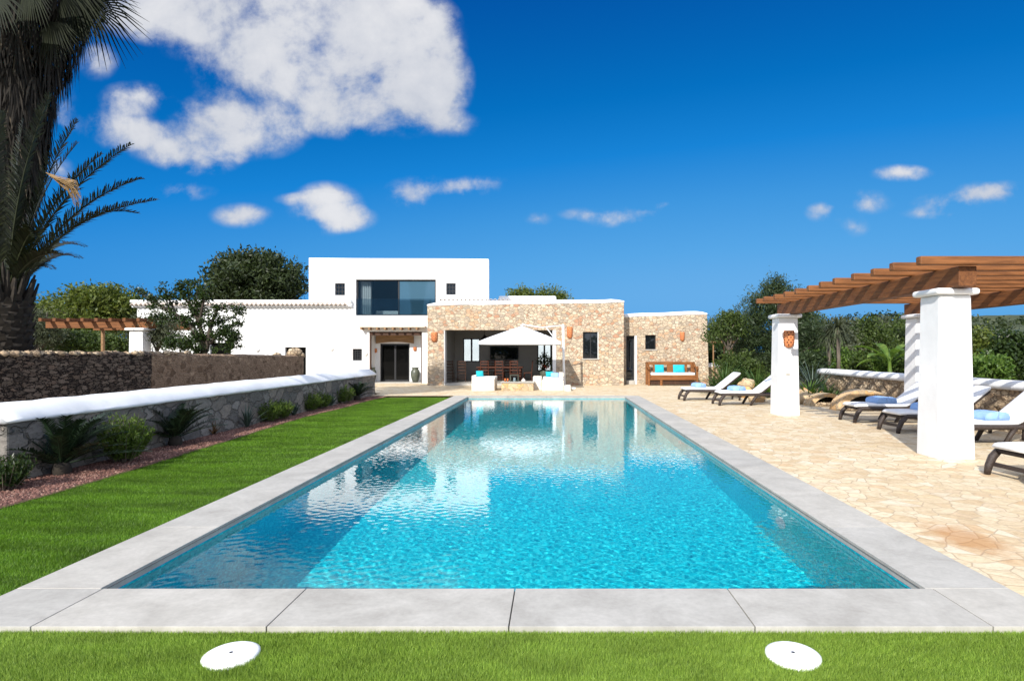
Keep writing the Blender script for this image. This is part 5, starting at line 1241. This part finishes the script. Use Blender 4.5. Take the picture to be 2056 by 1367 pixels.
def fan(c, dirv, L, n, seed):
    r = random.Random(seed); d = Vector(dirv).normalized(); s = d.cross(Vector((.2,1,.1))).normalized()
    for j in range(n):
        u = (j/(n-1)-.5)*2.3; dd = (d*math.cos(u)+s*math.sin(u)).normalized(); l = L*r.uniform(.85, 1.1)
        q.strip([c, c+dd*l*.55, c+dd*l*.95+Vector((0,0,-.22*l))], [.02,.04,.004], dd.cross(d.cross(s))+Vector((0,0,.05)))
Pw = lambda a, c, dy=0: Vector((px(a, wy), wy+dy, pz(c, wy)))
fan(Pw(165,-5,-.4), (.55,0,-.8), 1.15, 30, 1); fan(Pw(120,20,-.8), (.4,-.2,-.9), 1.0, 26, 2); fan(Pw(170,30,-.2), (.35,0,-.95), .95, 26, 3); fan(Pw(262,-70,-.3), (.3,0,-.9), .75, 14, 4)
fan(Pw(90,60,-1.2), (.2,-.2,-1), 1.0, 26, 5); fan(Pw(140,70,-.5), (.2,0,-1), .8, 24, 6)
for k in range(30):
    a = r.uniform(0, 6.28); el = r.uniform(-.3, 1.2); h = Vector((math.cos(a)*math.cos(el), math.sin(a)*math.cos(el), math.sin(el))); fan(Vector((wx, wy, 10.1))+h*1.3, h, 1.2, 22, 30+k)
q.build('fan_leaves', MT['fanleaf'], t)

# ------------------------------------------------------------------ far land
def hill(name, x0, x1, y0, y1, crest, n=80, m=24):
    vs = []; fs = []; r = random.Random(3)
    for j in range(m+1):
        v = j/m; y = y0+(y1-y0)*v
        for i in range(n+1):
            x = x0+(x1-x0)*i/n; env = math.sin(PI*min(1, v*1.0)*.5)
            z = crest(x)*env*(1+.05*math.sin(x*.021+v*7)+.03*math.sin(x*.06+v*13)) - 1 + r.uniform(-.4,.4); vs.append((x, y, z))
    for j in range(m):
        for i in range(n): q = j*(n+1)+i; fs.append((q, q+1, q+n+2, q+n+1))
    tag(MB().add(vs, fs).build(name, MT['scrub'], None, True), kind='structure')
hill('hillside', 150, 900, 260, 620, lambda x: 38*math.exp(-((x-470)/240)**2)+10*math.exp(-((x-250)/90)**2))
hill('far_ridge', -900, 150, 500, 800, lambda x: 8+4*math.sin(x*.01))
V, _ = leafcloud([(x, -46+4*math.sin(x), 2.2+1.2*math.sin(x*1.7), 4.5, 3, 2.8+math.sin(x*.9)) for x in range(-60, 40, 5)], 900, 22, .6, .8, .4, 90)
tag(np_mesh('woodland_edge', V, 4, MT['midgreen']), kind='stuff')

V, _ = leafcloud([(x, y, z, 20, 20, 3) for (x, y, z) in [(260+45*(i%9), 330+28*(i//9)+11*((i*7)%5), 3+5.2*(i//9)) for i in range(54)]], 1500, 12, 1.6, 2.6, 1.6, 91)
tag(np_mesh('hillside_woodland', V, 4, MT['pine']), kind='stuff')
